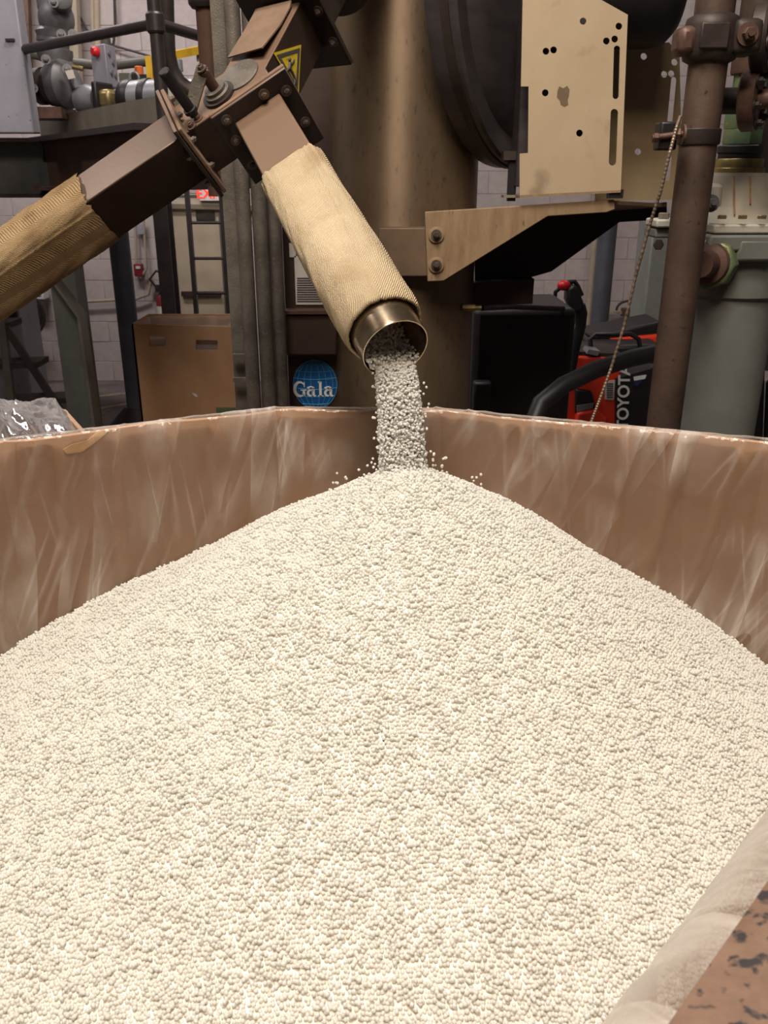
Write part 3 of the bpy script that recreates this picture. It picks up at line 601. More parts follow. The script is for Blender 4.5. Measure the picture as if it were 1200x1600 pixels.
# bracket
YG = yb-.07
br = empty('wall_bracket', at(668, 440, YG), 'tan triangular steel bracket bolted to the tower under the cream plate', 'bracket')
gp = [(664, 331), (960, 312), (961, 327), (948, 332), (856, 338), (693, 439), (668, 440)]
MB().prism([at(x, y, YG) for x, y in gp], (0, .012, 0)).build('front_gusset', M['gusset'], br, bevel=.002)
gq = [(742, 345), (1042, 316), (1042, 343), (968, 347), (862, 424), (800, 442), (742, 442)]
MB().prism([at(x, y, YG+.42) for x, y in gq], (0, .014, 0)).build('rear_gusset', M['black'], br)
a, b, c_, d2 = at(664, 331, YG), at(960, 312, YG), at(1042, 316, YG+.42), at(742, 337, YG+.42)
MB().prism([a+V(0, .008, -.012), b+V(-.01, .008, -.012), c_-V(0, 0, .014), d2-V(0, 0, .014)], (0, 0, .010)).build('top_plate', M['gusset'], br)
MB().prism([at(740, 442, YG+.3), at(835, 436, YG+.3), at(832, 475, YG+.3), at(740, 478, YG+.3)], (0, .05, 0)).build('lower_block', M['cabinet'], br)
for px, py in ((681.5, 367), (681.5, 414)):
    p = at(px, py, YG); bt = MB().lathe(p, (0, -1, 0), [(0, .021), (.005, .021), (.0055, .020)], 28).build('washer', M['gusset'], br)
    MB().bolt(p-V(0, .005, 0), (0, -1, 0), .0085, .012).build('bolt', M['ironbolt'], bt)
# cream guard plates
YP = YG-.02
def pxl(pts, Y): return [at(x, y, Y) for x, y in pts]
def circ(cx_, cy_, r, Y, n=18): return [at(cx_+r*math.cos(2*math.pi*k/n), cy_+r*1.06*math.sin(2*math.pi*k/n), Y) for k in range(n)]
def slot(x0, y0, x1, y1, r, Y):
    n = 8; return [at(x0+r*math.cos(math.pi+math.pi*k/n), y0+r*math.sin(math.pi+math.pi*k/n), Y) for k in range(n+1)]+[at(x1+r*math.cos(math.pi*k/n), y1+r*math.sin(math.pi*k/n), Y) for k in range(n+1)]
hol = [circ(x, y, 5.2, YP) for x, y in ((911, 33), (967, 41), (947.5, 64), (960.5, 61), (853, 80), (865, 78), (852, 145), (905.5, 208))]
hol += [slot(964, 76, 962, 150, 4.8, YP), slot(960, 176, 957, 253, 5.8, YP)]
g1 = plate('guard_plate', M['cream'], pxl([(818, -70), (860, -45), (940, 0), (981, 23), (970, 297), (812, 305), (812, 240), (825, 239), (826, 135), (814, 135)], YP), hol, (0, 1, 0), .005)
tag(g1, 'cream painted steel plate with round holes and two slots standing on the bracket', 'plate')
mb = MB(); a, b = at(812, 305, YP), at(970, 297, YP)
tag(MB().prism([a, b, b+V(0, .09, 0), a+V(0, .09, 0)], (0, 0, -.006)).build('bottom_lip', M['gusset'], g1))
pxbox(MB(), 952, 296, 974, 310, YP+.005, .03).build('foot_block', M['black'], g1)
blb = [(880, 138), (886, 134), (890, 140), (889, 150), (887, 156), (888, 164), (882, 167), (876, 164), (875, 158), (870, 152), (871, 142), (874, 135)]
MB().prism([p-V(0, .0004, 0) for p in pxl(blb, YP)], (0, .0003, 0)).build('worn_spot', M['gusset2'], g1)
YP2 = YP+.38
hol2 = [circ(x, y, 5, YP2) for x, y in ((1006, 88), (1038, 116), (1049, 115), (1054, 97), (997, 237))]+[slot(1053, 124, 1047, 188, 4.2, YP2), slot(1046, 246, 1043, 278, 4.2, YP2)]
g2 = plate('guard_plate', M['cream2'], pxl([(930, 68), (1010, 65), (1013, 69), (1045, 66), (1062, 84), (1066, 312), (930, 314)], YP2), hol2, (0, 1, 0), .005)
tag(g2, 'dull shaded plate with slots standing behind the cream plate', 'plate')
gh = pxbox(MB(), 815, -60, 926, 292, YP+.075, .12); tag(gh.build('gear_housing', M['drum'], bevel=.004), 'dark housing hidden behind the cream plate', 'housing')
# round drum cover and motor
DC = at(822, -18, YP+.30); DA = nz((.86, -.50, .03)); DRr = 258*mpp(0, YP+.30)
dm = empty('drum_cover', DC-V(0, 0, DRr), 'large black round drum cover between the tower and the cream plate', 'drum cover')
MB().lathe(DC-DA*.09, DA, [(0, DRr*.90), (.005, DRr*.99), (.02, DRr), (.085, DRr), (.092, DRr*.985), (.09, DRr*.93), (.085, DRr*.84), (.10, DRr*.80), (.112, DRr*.70), (.115, DRr*.3)], 96).build('drum_shell', M['drum'], dm, angle=28)
MB().lathe(DC-DA*.04, DA, [(0, DRr+.004), (.022, DRr+.004)], 96).build('rim_band', M['iron'], dm)
pxbox(MB(), 787, 236, 815, 250, YP+.1, .05).build('support_clamp', M['iron'], dm)
MB().box(at(800, 278, YP+.12), (.022, .022, .12)).build('support_strut', M['black'], dm)
pxbox(MB(), 787, 305, 813, 309, YP+.08, .05).build('strut_foot', M['platedge'], dm)
mo = MB(); p = at(930, -28, YP+.17); rm_ = 92*mpp(0, YP+.17); le = at(1062, -28, YP+.17)[0]-p[0]
mo.lathe(p, (1, 0, 0), [(0, rm_), (le*.70, rm_), (le*.86, rm_*.95), (le*.96, rm_*.8), (le, rm_*.5)], 40)
tag(mo.build('electric_motor', M['black'], angle=50), 'black rounded electric motor above the shaded plate', 'motor')
# ------------------------------------------------------------------ vertical conduits left of the tower
def vpipe(name, px_, py_, Y, rpx, z0, z1, m, label, cat='pipe', group=None, n=24):
    x = at(px_, py_, Y)[0]; r = rpx*mpp(py_, Y); o = MB().lathe((x, Y, z0), (0, 0, 1), [(0, r), (z1-z0, r)], n).build(name, m); return tag(o, label, cat, group)
YQ = 2.45
ch = MB(); x = at(351, 200, YQ+.05)[0]; ww = 20*mpp(200, YQ)
ch.box((x, YQ+.06, 1.9), (ww, .006, 3.8)); ch.box((x-ww/2, YQ+.08, 1.9), (.005, .045, 3.8)); ch.box((x+ww/2, YQ+.08, 1.9), (.005, .045, 3.8))
so = ch.build('strut_channel', M['conduit']); tag(so, 'flat grey strut channel beside the three vertical conduits', 'channel')
for py in (556, 593):
    p = at(378, py, YQ+.03); MB().box(p, (.05, .012, .012)).build('pipe_clip', M['conduit'], so)
vpipe('conduit_pipe', 373, 200, YQ, 12, 0, 3.8, M['conduit'], 'leftmost of three dusty vertical conduits beside the tower')
vpipe('conduit_pipe', 399, 200, YQ+.01, 12.5, 0, 3.8, M['conduit'], 'middle one of three dusty vertical conduits beside the tower')
vpipe('conduit_pipe', 426, 300, YQ+.05, 12, 0, 3.8, M['conduit'], 'rightmost of three dusty vertical conduits, next to the dark cabinet')
# ------------------------------------------------------------------ right side pipework
YR = 1.9; xr_ = at(1085, 272, YR)[0]; rr_ = 28.5*mpp(272, YR)
rp = empty('brown_pipe', (xr_, YR, 0), 'thick brown vertical pipe with bolted coupling in front of the grey strainer', 'pipe')
MB().lathe((xr_, YR, 0), (0, 0, 1), [(0, rr_), (3.2, rr_)], 40).build('pipe_run', M['brownpipe'], rp)
zc_ = at(1095, 62, YR)[2]
cp = MB().lathe((xr_, YR, zc_-.042), (0, 0, 1), [(0, rr_*1.02), (.006, rr_*1.32), (.02, rr_*1.42), (.064, rr_*1.42), (.078, rr_*1.32), (.084, rr_*1.02)], 36).build('coupling', M['iron'], rp, angle=50)
MB().box((xr_+rr_*1.45, YR-.02, zc_), (.055, .07, .062)).build('coupling_ear', M['iron'], cp, bevel=.012)
MB().box((xr_-rr_*1.45, YR-.005, zc_-.004), (.036, .06, .05)).build('coupling_ear', M['redbrown'], cp, bevel=.012)
MB().bolt((xr_+rr_*1.3, YR-.055, zc_+.002), (0, -1, 0), .012).build('coupling_bolt', M['redbrown'], cp)
MB().box((xr_-.012, YR-rr_*1.42, zc_), (.055, .008, .045)).build('cast_panel', M['iron'], cp, bevel=.003)
zk = at(1080, 213, YR)[2]
ck = MB().lathe((xr_, YR, zk-.016), (0, 0, 1), [(0, rr_*1.08), (.003, rr_*1.12), (.028, rr_*1.12), (.03, rr_*1.08)], 36).build('pipe_clamp', M['iron'], rp)
pc = at(1040, 213, YR-.03)
MB().box(pc, (.035, .045, .052)).build('clamp_lug', M['black'], ck, bevel=.004)
MB().cyl(pc+V(-.034, -.026, -.004), pc+V(.03, -.026, .004), .006, n=12).hexa(pc+V(.006, -.028, .002), (1, -.15, 0), .0125, .014).hexa(pc+V(-.032, -.026, -.004), (1, 0, 0), .010, .01).lathe(pc+V(.024, -.028, .002), (1, -.1, 0), [(0, .019), (.004, .019)], 20).build('clamp_bolt', M['redbrown'], ck)
cb = [at(x, y, Y) for x, y, Y in ((1063, 182, 1.84), (1058, 196, 1.83), (1046, 240, 1.82), (1032, 300, 1.83), (1015, 352, 1.85), (993, 432, 1.87), (975, 510, 1.88), (955, 575, 1.88), (938, 622, 1.87), (925, 656, 1.86), (915, 690, 1.85))]
fine = []
for i in range(len(cb)-1):
    for t in np.linspace(0, 1, 36, endpoint=False): fine.append(cb[i]+(cb[i+1]-cb[i])*t)
tag(MB().tube(fine, [.0040 if (i//2) % 2 else .0032 for i in range(len(fine))], 8).build('flexible_conduit', M['cable'], angle=180), 'thin ribbed metal conduit hanging from the clamp on the brown pipe', 'cable')
# grey strainer
YS = 2.15; xs_ = at(1126, 560, YS)[0]; rs_ = 66*mpp(560, YS); zt_ = at(1130, 376, YS)[2]
sr = empty('grey_strainer', (xs_, YS, 0), 'grey cylindrical strainer housing with green nut behind the brown pipe', 'strainer')
zs_ = at(1126, 462, YS)[2]
MB().lathe((xs_, YS, 0), (0, 0, 1), [(0, rs_), (zs_, rs_), (zs_+.008, rs_*1.09), (zt_-.02, rs_*1.11), (zt_, rs_*1.14)], 48).build('housing', M['greyhouse'], sr, angle=30)
lug = MB().box((xs_+.02, YS-.055, zt_+.004), (rs_*2.6, rs_*1.6, .036)).build('top_flange', M['greyhouse'], sr, bevel=.006)
MB().box((xs_-.012, YS-rs_-.01, zt_-.012), (.08, .05, .05)).build('flange_lug', M['greyhouse'], sr, bevel=.008)
fl2 = MB().box((xs_+.03, YS-.05, zt_+.034), (rs_*2.65, rs_*1.65, .020)).build('cap_flange', M['greycap'], sr, bevel=.004)
xc_ = at(1150, 310, YS)[0]; z0_, z1_ = zt_+.042, at(1150, 270, YS)[2]
MB().lathe((xc_, YS, z0_), (0, 0, 1), [(0, rs_*.98), (.015, rs_*.86), ((z1_-z0_)*.35, rs_*.72), (z1_-z0_, rs_*.66)], 40).build('cap_dome', M['greycap'], sr, angle=50)
bp_ = at(1110, 322, YS-.13)
bs = MB().lathe(bp_, (0, 0, 1), [(0, .022), (.04, .020), (.048, .012)], 20).build('bolt_boss', M['greycap'], sr)
MB().bolt(at(1110, 318, YS-.155), (0, -1, .1), .011).build('cap_bolt', M['pumpgrey'], sr)
for px in (1090, 1128, 1160, 1190):
    MB().hexa(at(px, 342, YS-.14), (0, 0, 1), .010, .008).build('flange_bolt', M['brassy'], sr)
for px, y0_, y1_ in ((1147, 275, 335), (1172, 275, 318)):
    MB().tube([at(px+(y-275)*.02, y, YS-rs_*(.68+.16*((y-275)/60)**3)-.002) for y in np.linspace(y0_, y1_, 8)], .0017, 6).build('rust_run', M['stain'], sr)
gn = at(1108, 412, YS-rs_-.02); ga = nz((-.55, -.8, .05))
g_ = MB().lathe(gn-ga*.03, ga, [(0, .060), (.03, .058), (.036, .052)], 8).build('union_nut', M['green'], sr, bevel=.003)
MB().lathe(gn+ga*.004, ga, [(0, .048), (.012, .044), (.016, .03), (.07, .028)], 28).build('union_pipe', M['redbrown'], sr)
# brass valve stack above the strainer
vs = empty('brass_valve', at(1140, 270, YS), 'tarnished green brass valve stack on top of the grey strainer', 'valve')
def stack(rows, m, nm, n=32):
    for (y0_, y1_, hw) in rows:
        a = at(1142, y1_, YS); b = at(1142, y0_, YS); MB().lathe((xc_-.005, YS, a[2]), (0, 0, 1), [(0, hw*mpp(200, YS)), ((b-a)[2]*.12, hw*mpp(200, YS)*1.03), ((b-a)[2]*.88, hw*mpp(200, YS)*1.03), ((b-a)[2], hw*mpp(200, YS))], n).build(nm, m, vs)
stack([(248, 266, 36), (262, 272, 39)], M['brassy'], 'base_ring')
stack([(228, 240, 34), (236, 249, 32)], M['black'], 'gasket_ring')
stack([(200, 226, 30)], M['green'], 'hex_body', 8); stack([(170, 202, 31)], M['green'], 'hex_body', 8)
stack([(112, 172, 24)], M['green'], 'valve_body')
stack([(78, 116, 30)], M['redbrown'], 'pipe_cap')
MB().lathe((xc_-.005, YS, at(1142, 80, YS)[2]), (0, 0, 1), [(0, .042), (.9, .042)], 28).build('riser_pipe', M['brownpipe'], vs)
q = at(1125, 158, 2.02)
MB().cyl(q+V(-.06, .0, 0), q+V(.09, -.01, 0), .026).build('branch_pipe', M['iron'], vs)
def disc(name, px_, py_, Y, r, ax, m, label):
    c_ = at(px_, py_, Y); o = empty(name, c_-V(0, 0, r), label, 'flange')
    MB().lathe(c_, ax, [(0, r*.93), (.004, r), (.026, r), (.032, r*.94), (.033, r*.6)], 44).build('flange_disc', m, o, angle=28)
    a = nz(ax); MB().cyl(c_+a*.03, c_+a*.10, r*.32, n=20).build('stub_pipe', m, o)
    u, v, _ = frame(ax)
    for k in range(6):
        t = 2*math.pi*k/6+.3; MB().bolt(c_+a*.033+(u*math.cos(t)+v*math.sin(t))*r*.78, a, .008).build('flange_bolt', M['iron'], o)
disc('pipe_flange', 1160, 158, 1.98, .060, (.84, -.54, .05), M['redbrown'], 'rust brown round flange beside the green brass valve')
disc('pipe_flange', 1178, 62, 1.96, .064, (.84, -.5, .05), M['iron'], 'dull grey-brown round flange at the top right of frame')
tag(MB().tube([at(1230, 30, 2.3), at(1196, 150, 2.3), at(1200, 260, 2.3), at(1235, 400, 2.3)], .02, 12).build('riser_hose', M['rail']), 'dark hose curving behind the round flanges at far right', 'hose')
for k, (pts, lb) in enumerate((([(1215, 360), (1192, 470), (1186, 590), (1183, 700)], 'black hose hanging just right of the grey strainer'), ([(1240, 540), (1205, 600), (1200, 700)], 'black hose at the right edge below the steel beam'))):
    tag(MB().tube([at(x, y, 2.35) for x, y in pts], .014, 12).build('black_hose', M['rubber']), lb, 'hose')
tag(pxbox(MB(), 1188, 551, 1260, 580, 2.4, .06).build('steel_beam', M['silver'], bevel=.004), 'pale steel beam at the right edge beside the grey strainer', 'beam')
# ------------------------------------------------------------------ black cabinet, hose, pallet truck
bc = empty('black_cabinet', at(815, 655, 3.3)*V(1, 1, 0), 'matt black machine cabinet right of the tower', 'cabinet')
x0, x1 = at(738, 560, 3.3)[0], at(896, 560, 3.3)[0]; zt2 = at(800, 482, 3.3)[2]
MB().box(((x0+x1)/2, 3.52, zt2/2), (x1-x0, .44, zt2)).build('cabinet_body', M['black'], bc, bevel=.025)
pxbox(MB(), 740, 598, 768, 652, 3.24, .06).build('side_lug', M['rubber'], bc, bevel=.01)
MB().tube([at(752, 481, 2.75), at(800, 479, 3.1), at(880, 482, 3.3)], .010, 8).build('top_pipe', M['iron'], bc)
tag(MB().tube([at(x, y, Y) for x, y, Y in ((822, 690, 2.7), (845, 630, 2.75), (880, 602, 2.8), (930, 578, 2.85), (985, 560, 2.9), (1040, 548, 2.95), (1100, 545, 3.0))], .030, 16).build('black_hose', M['rubber'], angle=60), 'thick black hose arching in front of the red pallet truck', 'hose')
YT = 4.2
tk = empty('pallet_truck', at(950, 690, YT)*V(1, 1, 0), 'red electric pallet truck with black tiller behind the black hose', 'pallet truck')
zt3 = at(950, 556, YT)[2]; zb3 = .12
def pr_(pts, Y, dep): return MB().prism(pxl(pts, Y), (0, dep, 0))
pr_([(890, 556), (972, 560), (966, 690), (880, 690)], YT, .35).build('drive_cover', M['red'], tk, bevel=.012)
pr_([(893, 549), (972, 553), (972, 561), (890, 557)], YT+.02, .3).build('cover_top', M['iron'], tk)
pr_([(920, 546), (938, 549), (934, 556), (917, 553)], YT-.01, .1).build('top_tray', M['silver'], tk)
pr_([(962, 592), (1020, 575), (1020, 700), (962, 700)], YT-.02, .2).build('side_panel', M['black'], tk)
text('lettering', 'TOYOTA', M['white'], at(975, 621, YT-.024), at(980, 560, YT)-at(975, 690, YT), at(940, 600, YT)-at(1000, 600, YT), .080, tk, offset=.0018, sx=1.0)
pr_([(990, 589), (1010, 586), (1008, 592), (991, 595)], YT-.026, .004).build('white_decal', M['white'], tk)
pr_([(991, 596), (1004, 594), (996, 604), (991, 602)], YT-.026, .004).build('blue_decal', M['darkblue'], tk)
lb_ = pr_([(946, 596), (961, 594), (959, 625), (945, 624)], YT-.006, .004).build('data_label', M['paper'], tk); mb = MB()
for k in range(7): pxbox(mb, 948, 599+k*3.5, 958, 600.6+k*3.5, YT-.008, .001)
tag(mb.build('printed_lines', M['ink'], lb_), kind='stuff')
pr_([(900, 608), (925, 612), (932, 640), (900, 650)], YT-.03, .05).build('foot_guard', M['rubber'], tk, bevel=.01)
pr_([(902, 634), (928, 630), (926, 638), (902, 644)], YT-.04, .02).build('guard_strip', M['silver'], tk)
pr_([(903, 646), (935, 640), (950, 655), (940, 690), (895, 690)], YT-.06, .08).build('wheel_cover', M['red'], tk, bevel=.01)
ti = MB().tube([at(x, y, YT-.12) for x, y in ((893, 580), (899, 545), (907, 510), (908, 490), (904, 478))], [.020, .022, .026, .030, .032], 12).build('tiller_arm', M['rubber'], tk)
pr_([(887, 452), (897, 444), (905, 452), (914, 478), (909, 487), (895, 490), (886, 470)], YT-.16, .09).build('tiller_head', M['rubber'], tk, bevel=.012)
MB().tube([at(x, y, YT-.12) for x, y in ((878, 448), (868, 456), (867, 468), (874, 478), (884, 482))], .010, 8).build('tiller_loop', M['rubber'], tk)
MB().ball(at(881, 446, YT-.13), .03, 14, 8, (1.05, .9, .8)).build('belly_button', M['redbutton'], tk)
MB().tube([at(x, y, YT-.12) for x, y in ((888, 441), (898, 440), (903, 448), (909, 462))], .011, 8).build('tiller_loop', M['black'], tk)
pr_([(924, 524), (1035, 502), (1035, 530), (925, 532)], YT+.5, .3).build('battery_lid', M['black'], tk, bevel=.02)
pr_([(950, 530), (1035, 522), (1035, 540), (948, 541)], YT+.48, .3).build('battery_cover', M['red'], tk, bevel=.02)
pr_([(930, 541), (1035, 538), (1035, 570), (960, 566), (935, 556)], YT+.3, .4).build('mast_block', M['black'], tk, bevel=.02)
MB().tube([at(x, y, YT+.1) for x, y in ((924, 552), (922, 530), (930, 522), (985, 522), (998, 530), (1002, 556))], .012, 10).build('guard_rail', M['rubber'], tk)
xa, xb = at(880, 690, YT)[0], at(1060, 690, YT)[0]; zq = at(950, 690, YT)[2]
MB().box(((xa+xb)/2, YT+.22, .08+zq/2), (xb-xa, .44, zq-.10)).build('chassis', M['red'], tk, bevel=.02)
for k in (-1, 1): MB().cyl(((xa+xb)/2+k*.2-.04, YT+.25, .09), ((xa+xb)/2+k*.2+.04, YT+.25, .09), .09, n=24).build('wheel', M['rubber'], tk)
# far right background
tag(MB().lathe((at(942, 440, 6.4)[0], 6.4, 0), (0, 0, 1), [(0, .066), (5.6, .066)], 28).build('steel_post', M['pillar']), 'slim blue-grey post against the back wall behind the pallet truck', 'post')
vpipe('wall_pipe', 924, 440, 8.7, 5, .3, 5.5, M['beigepipe'], 'thin beige pipe on the back wall left of the blue-grey post')
tag(pxbox(MB(), 838, 487, 1010, 491, 8.70, .05).build('wall_rail', M['beigepipe']), 'thin horizontal rail on the right part of back wall', 'rail')
hc = empty('wall_hook_box', at(992, 480, 8.6), 'small dark box with looped cable on the wall above the pallet truck', 'box')
pxbox(MB(), 976, 484, 1004, 496, 8.6, .15).build('box_body', M['redbrown'], hc)
MB().tube([at(963+21*(1-math.cos(t)), 485-15*math.sin(t), 8.62) for t in np.linspace(0, math.pi, 10)], .012, 8).build('cable_loop', M['iron'], hc)
gp_ = empty('machine_enclosure', at(1025, 600, 5.2)*V(1, 1, 0), 'tall pale grey machine enclosure just left of the brown pipe', 'enclosure')
pxbox(MB(), 1008, 345, 1150, 590, 5.2, .3).build('panel_body', M['greyhouse'], gp_, bevel=.01)
z_ = at(1030, 590, 5.2)[2]; MB().box((at(1050, 590, 5.2)[0], 5.35, z_/2), (.3, .25, z_)).build('panel_stand', M['platform'], gp_)
lg = pxbox(MB(), 1024, 357, 1070, 372, 2.06, .09).build('flange_ear', M['greyhouse'], sr, bevel=.004)
pxbox(MB(), 1026, 343, 1070, 356, 2.05, .09).build('ear_cap', M['greycap'], lg, bevel=.004)
MB().hexa(at(1029, 382, 2.08), (-.3, -1, 0), .012, .02).build('ear_bolt', M['iron'], lg)
MB().hexa(at(1037, 341, 2.09), (0, 0, 1), .013, .012).build('ear_bolt', M['platedge'], lg)
# ------------------------------------------------------------------ left: mezzanine, pump, railing
ZD = float(at(245, 150, 3.6)[2]); K0 = at(247, 150, 3.6); K1 = hit(62, 186, V(0, 0, ZD), V(0, 0, 1)); K2 = V(K0[0]+.30, K0[1]+.55, ZD); K3 = V(K1[0]-1.7, K1[1]-.05, ZD)
pf = empty('mezzanine', V(-1.6, 4.6, ZD-.3), 'steel mezzanine platform carrying the pump on the upper left', 'platform')
def edge_plate(a, b, z0, z1, th, m, nm, par=pf):
    a, b = V(*a), V(*b); return MB().box(((a[0]+b[0])/2, (a[1]+b[1])/2, (z0+z1)/2), (np.linalg.norm((b-a)[:2]), th, z1-z0), (nz(V(b[0]-a[0], b[1]-a[1], 0)), nz(V(-(b[1]-a[1]), b[0]-a[0], 0)), V(0, 0, 1))).build(nm, m, par)
hk = 42*mpp(170, 3.6)*.93
edge_plate(K0, K1, ZD-hk, ZD, .012, M['platedge'], 'toe_plate'); edge_plate(K0, K2, ZD-hk, ZD, .012, M['platedge'], 'toe_plate')
edge_plate(K0+V(-.03, .03, 0), K1+V(0, .02, 0), ZD-hk-.24, ZD-hk, .03, M['rustbeam'], 'edge_beam')
edge_plate(K0+V(-.03, -.02, 0), K1+V(0, -.03, 0), ZD-hk-.024, ZD-hk, .14, M['rail'], 'beam_flange')
edge_plate(K0+V(-.03, -.02, 0), K1+V(0, -.03, 0), ZD-hk-.26, ZD-hk-.24, .14, M['rustbeam'], 'beam_flange')
edge_plate(K0+V(0, .04, 0), K2, ZD-hk-.24, ZD-hk, .04, M['rail'], 'edge_beam')
edge_plate(K1, K3, ZD-hk-.28, ZD-hk, .03, M['platform'], 'edge_beam'); edge_plate(K1, K3, ZD-hk-.02, ZD-hk+.0, .16, M['rail'], 'beam_flange'); edge_plate(K1, K3, ZD-hk-.30, ZD-hk-.28, .16, M['rail'], 'beam_flange')
MB().prism([V(K0[0], K0[1]+.02, ZD-hk-.005), V(K1[0], K1[1]+.02, ZD-hk-.005), V(K3[0], K3[1]+.02, ZD-hk-.005), V(K3[0], 7.2, ZD-hk-.005), V(-2.2, 7.2, ZD-hk-.005), V(K2[0], K2[1], ZD-hk-.005)], (0, 0, -.03)).build('deck_plate', M['platform'], pf)
for k in range(5):
    y = 5.2+k*.45; MB().box((-3.0, y, ZD-hk-.16), (2.4-k*.25, .06, .2)).build('floor_joist', M['rail'], pf)
# posts
gpst = empty('gusseted_post', at(110, 700, 5.0)*V(1, 1, 0), 'grey-green steel post with tapered gusset left of the tan far box', 'post')
px0, px1 = at(83, 450, 5.0)[0], at(120, 480, 5.0)[0]
MB().box(((px0+px1)/2, 5.1, 1.03), (px1-px0+.01, .16, 2.06)).build('post_web', M['post'], gpst)
gl_ = [(78, 440), (82, 440), (123, 493), (147, 662), (155, 730), (112, 730), (105, 640)]
MB().prism(pxl(gl_, 4.98), (0, .02, 0)).build('gusset', M['post'], gpst)
MB().prism(pxl([(78, 438), (82, 438), (124, 493), (148, 662), (156, 730), (152, 730), (143, 662), (120, 496)], 4.90), (0, .12, 0)).build('gusset_edge', M['platform'], gpst)
vpipe('round_pillar', 197, 480, 6.9, 15.5, 0, float(ZD-hk)-.27, M['pillar'], 'round blue-grey pillar left of the tan far box', 'pillar')
o_ = bpy.data.objects['round_pillar']; xp = at(197, 480, 6.9)[0]
MB().lathe((xp-.02, 6.9, 0), (0, 0, 1), [(0, .26), (.02, .26), (.22, .08)], 24).build('pillar_foot', M['rail'], o_)
bx = at(262, 420, 6.9)[0]; bw = 11*mpp(420, 6.9)
dc = MB(); dc.box((bx, 6.9, 1.3), (.012, .15, 2.6)); dc.box((bx, 6.82, 1.3), (2*bw, .014, 2.6)); dc.box((bx, 6.98, 1.3), (2*bw, .014, 2.6))
tag(dc.build('steel_column', M['rail']), 'dark steel I-shaped column just left of the ladder', 'column')
# ladder
YL = 7.5; ld = empty('ladder', at(325, 600, YL)*V(1, 1, 0), 'black steel ladder standing in front of the beige door', 'ladder')
xa, xb = at(300, 400, YL)[0], at(352, 400, YL)[0]
for x in (xa, xb): MB().box((x, YL, 1.3), (.035, .05, 2.6)).build('rail', M['rail'], ld)
for k in range(9): MB().cyl((xa, YL, .2+k*.285), (xb, YL, .2+k*.285), .013, n=10).build('rung', M['rail'], ld)
# extinguisher, call point, conduits on back wall
fx = at(253, 480, 8.68)
ex = empty('fire_extinguisher', V(fx[0], 8.68, at(253, 508, 8.68)[2]), 'red fire extinguisher hanging on the wall beside the dark column', 'fire extinguisher')
ze = at(253, 510, 8.68)[2]; re_ = 9*mpp(480, 8.68)
MB().lathe((fx[0], 8.70, ze), (0, 0, 1), [(0, re_*.9), (.02, re_), (.26, re_), (.31, re_*.6), (.33, re_*.3)], 20).build('cylinder', M['darkred'], ex, angle=50)
MB().lathe((fx[0], 8.70, ze+.10), (0, 0, 1), [(0, re_*1.03), (.10, re_*1.03)], 20).build('label_band', M['paper'], ex)
MB().box((fx[0]+.01, 8.68, ze+.37), (.11, .05, .07)).build('valve_head', M['iron'], ex)
MB().tube([(fx[0]-.02, 8.66, ze+.37), (fx[0]-.09, 8.66, ze+.46), (fx[0]-.02, 8.66, ze+.54), (fx[0]+.10, 8.66, ze+.5)], .012, 8).build('hose', M['rubber'], ex)
cpn = empty('fire_call_point', at(215, 425, 8.7), 'small red fire call point with conduits on the block wall', 'call point')
pxbox(MB(), 209, 413, 222, 432, 8.70, .07).build('call_box', M['darkred'], cpn, bevel=.005)
pxbox(MB(), 212, 416, 219, 420, 8.69, .012).build('pull_bar', M['paper'], cpn)
def wallrun(name, pts, r, label, m='beigepipe', Y=8.72, cat='conduit'):
    return tag(MB().tube([at(x, y, Y) for x, y in pts], r, 8).build(name, M[m]), label, cat)
wallrun('wall_conduit', [(211, 335), (213, 412)], .013, 'short vertical conduit running up from the red call point')
wallrun('wall_conduit', [(224, 340), (229, 420), (219, 434)], .013, 'conduit bending from above into the right of the call point')
wallrun('wall_conduit', [(120, 472), (212, 467), (232, 460), (236, 440), (233, 425)], .016, 'horizontal conduit along the block wall behind the round pillar')
wallrun('wall_pipe', [(262, 318), (400, 321)], .06, 'thick beige horizontal pipe above the door')
jb = empty('junction_box', at(218, 358, 8.72), 'small grey junction box high on the block wall above the call point', 'junction box')
pxbox(MB(), 214, 350, 224, 366, 8.70, .06).build('box_body', M['lightgrey'], jb)
# stairs on the far left
YZ = 6.0; stp = empty('steel_stairs', at(30, 640, YZ)*V(1, 1, 0), 'dark steel step ladder with sloping rails at far left', 'stairs')
for dy in (0, .24):
    MB().bar(at(5, 505, YZ+dy), at(100, 650, YZ+dy), .03, .05).build('stringer', M['rail'], stp)
    MB().bar(at(3, 500, YZ+dy), at(22, 660, YZ+dy), .04, .05).build('upright', M['platform'], stp)
for (x0, y0, x1, y1) in ((-30, 570, 58, 566), (0, 627, 102, 622), (-40, 506, 14, 504)):
    a, b = at(x0, y0, YZ), at(x1, y1, YZ); MB().prism([a, b, b+V(0, .22, 0), a+V(0, .22, 0)], (0, 0, -.04)).build('tread', M['iron'], stp)
gc = empty('blue_grey_cabinet', at(15, 560, 7.2)*V(1, 1, 0), 'pale blue-grey cabinet behind the steel stairs', 'cabinet')
x0, x1 = at(-60, 500, 7.2)[0], at(32, 500, 7.2)[0]; MB().box(((x0+x1)/2, 7.4, .75), (x1-x0, .4, 1.5)).build('cabinet_body', M['lightgrey'], gc, bevel=.01)
pxbox(MB(), 12, 480, 24, 496, 7.17, .03).build('door_handle', M['black'], gc)
hs = MB()
for r_ in (.13, .16, .19): hs.tube([at(38, 492, 8.4)+V(math.cos(t)*r_, 0, math.sin(t)*r_*1.1) for t in np.linspace(0, 6.28, 26)], .014, 8)
tag(hs.build('hose_coil', M['rail']), 'coiled dark hose hung on the wall behind the stairs', 'hose')
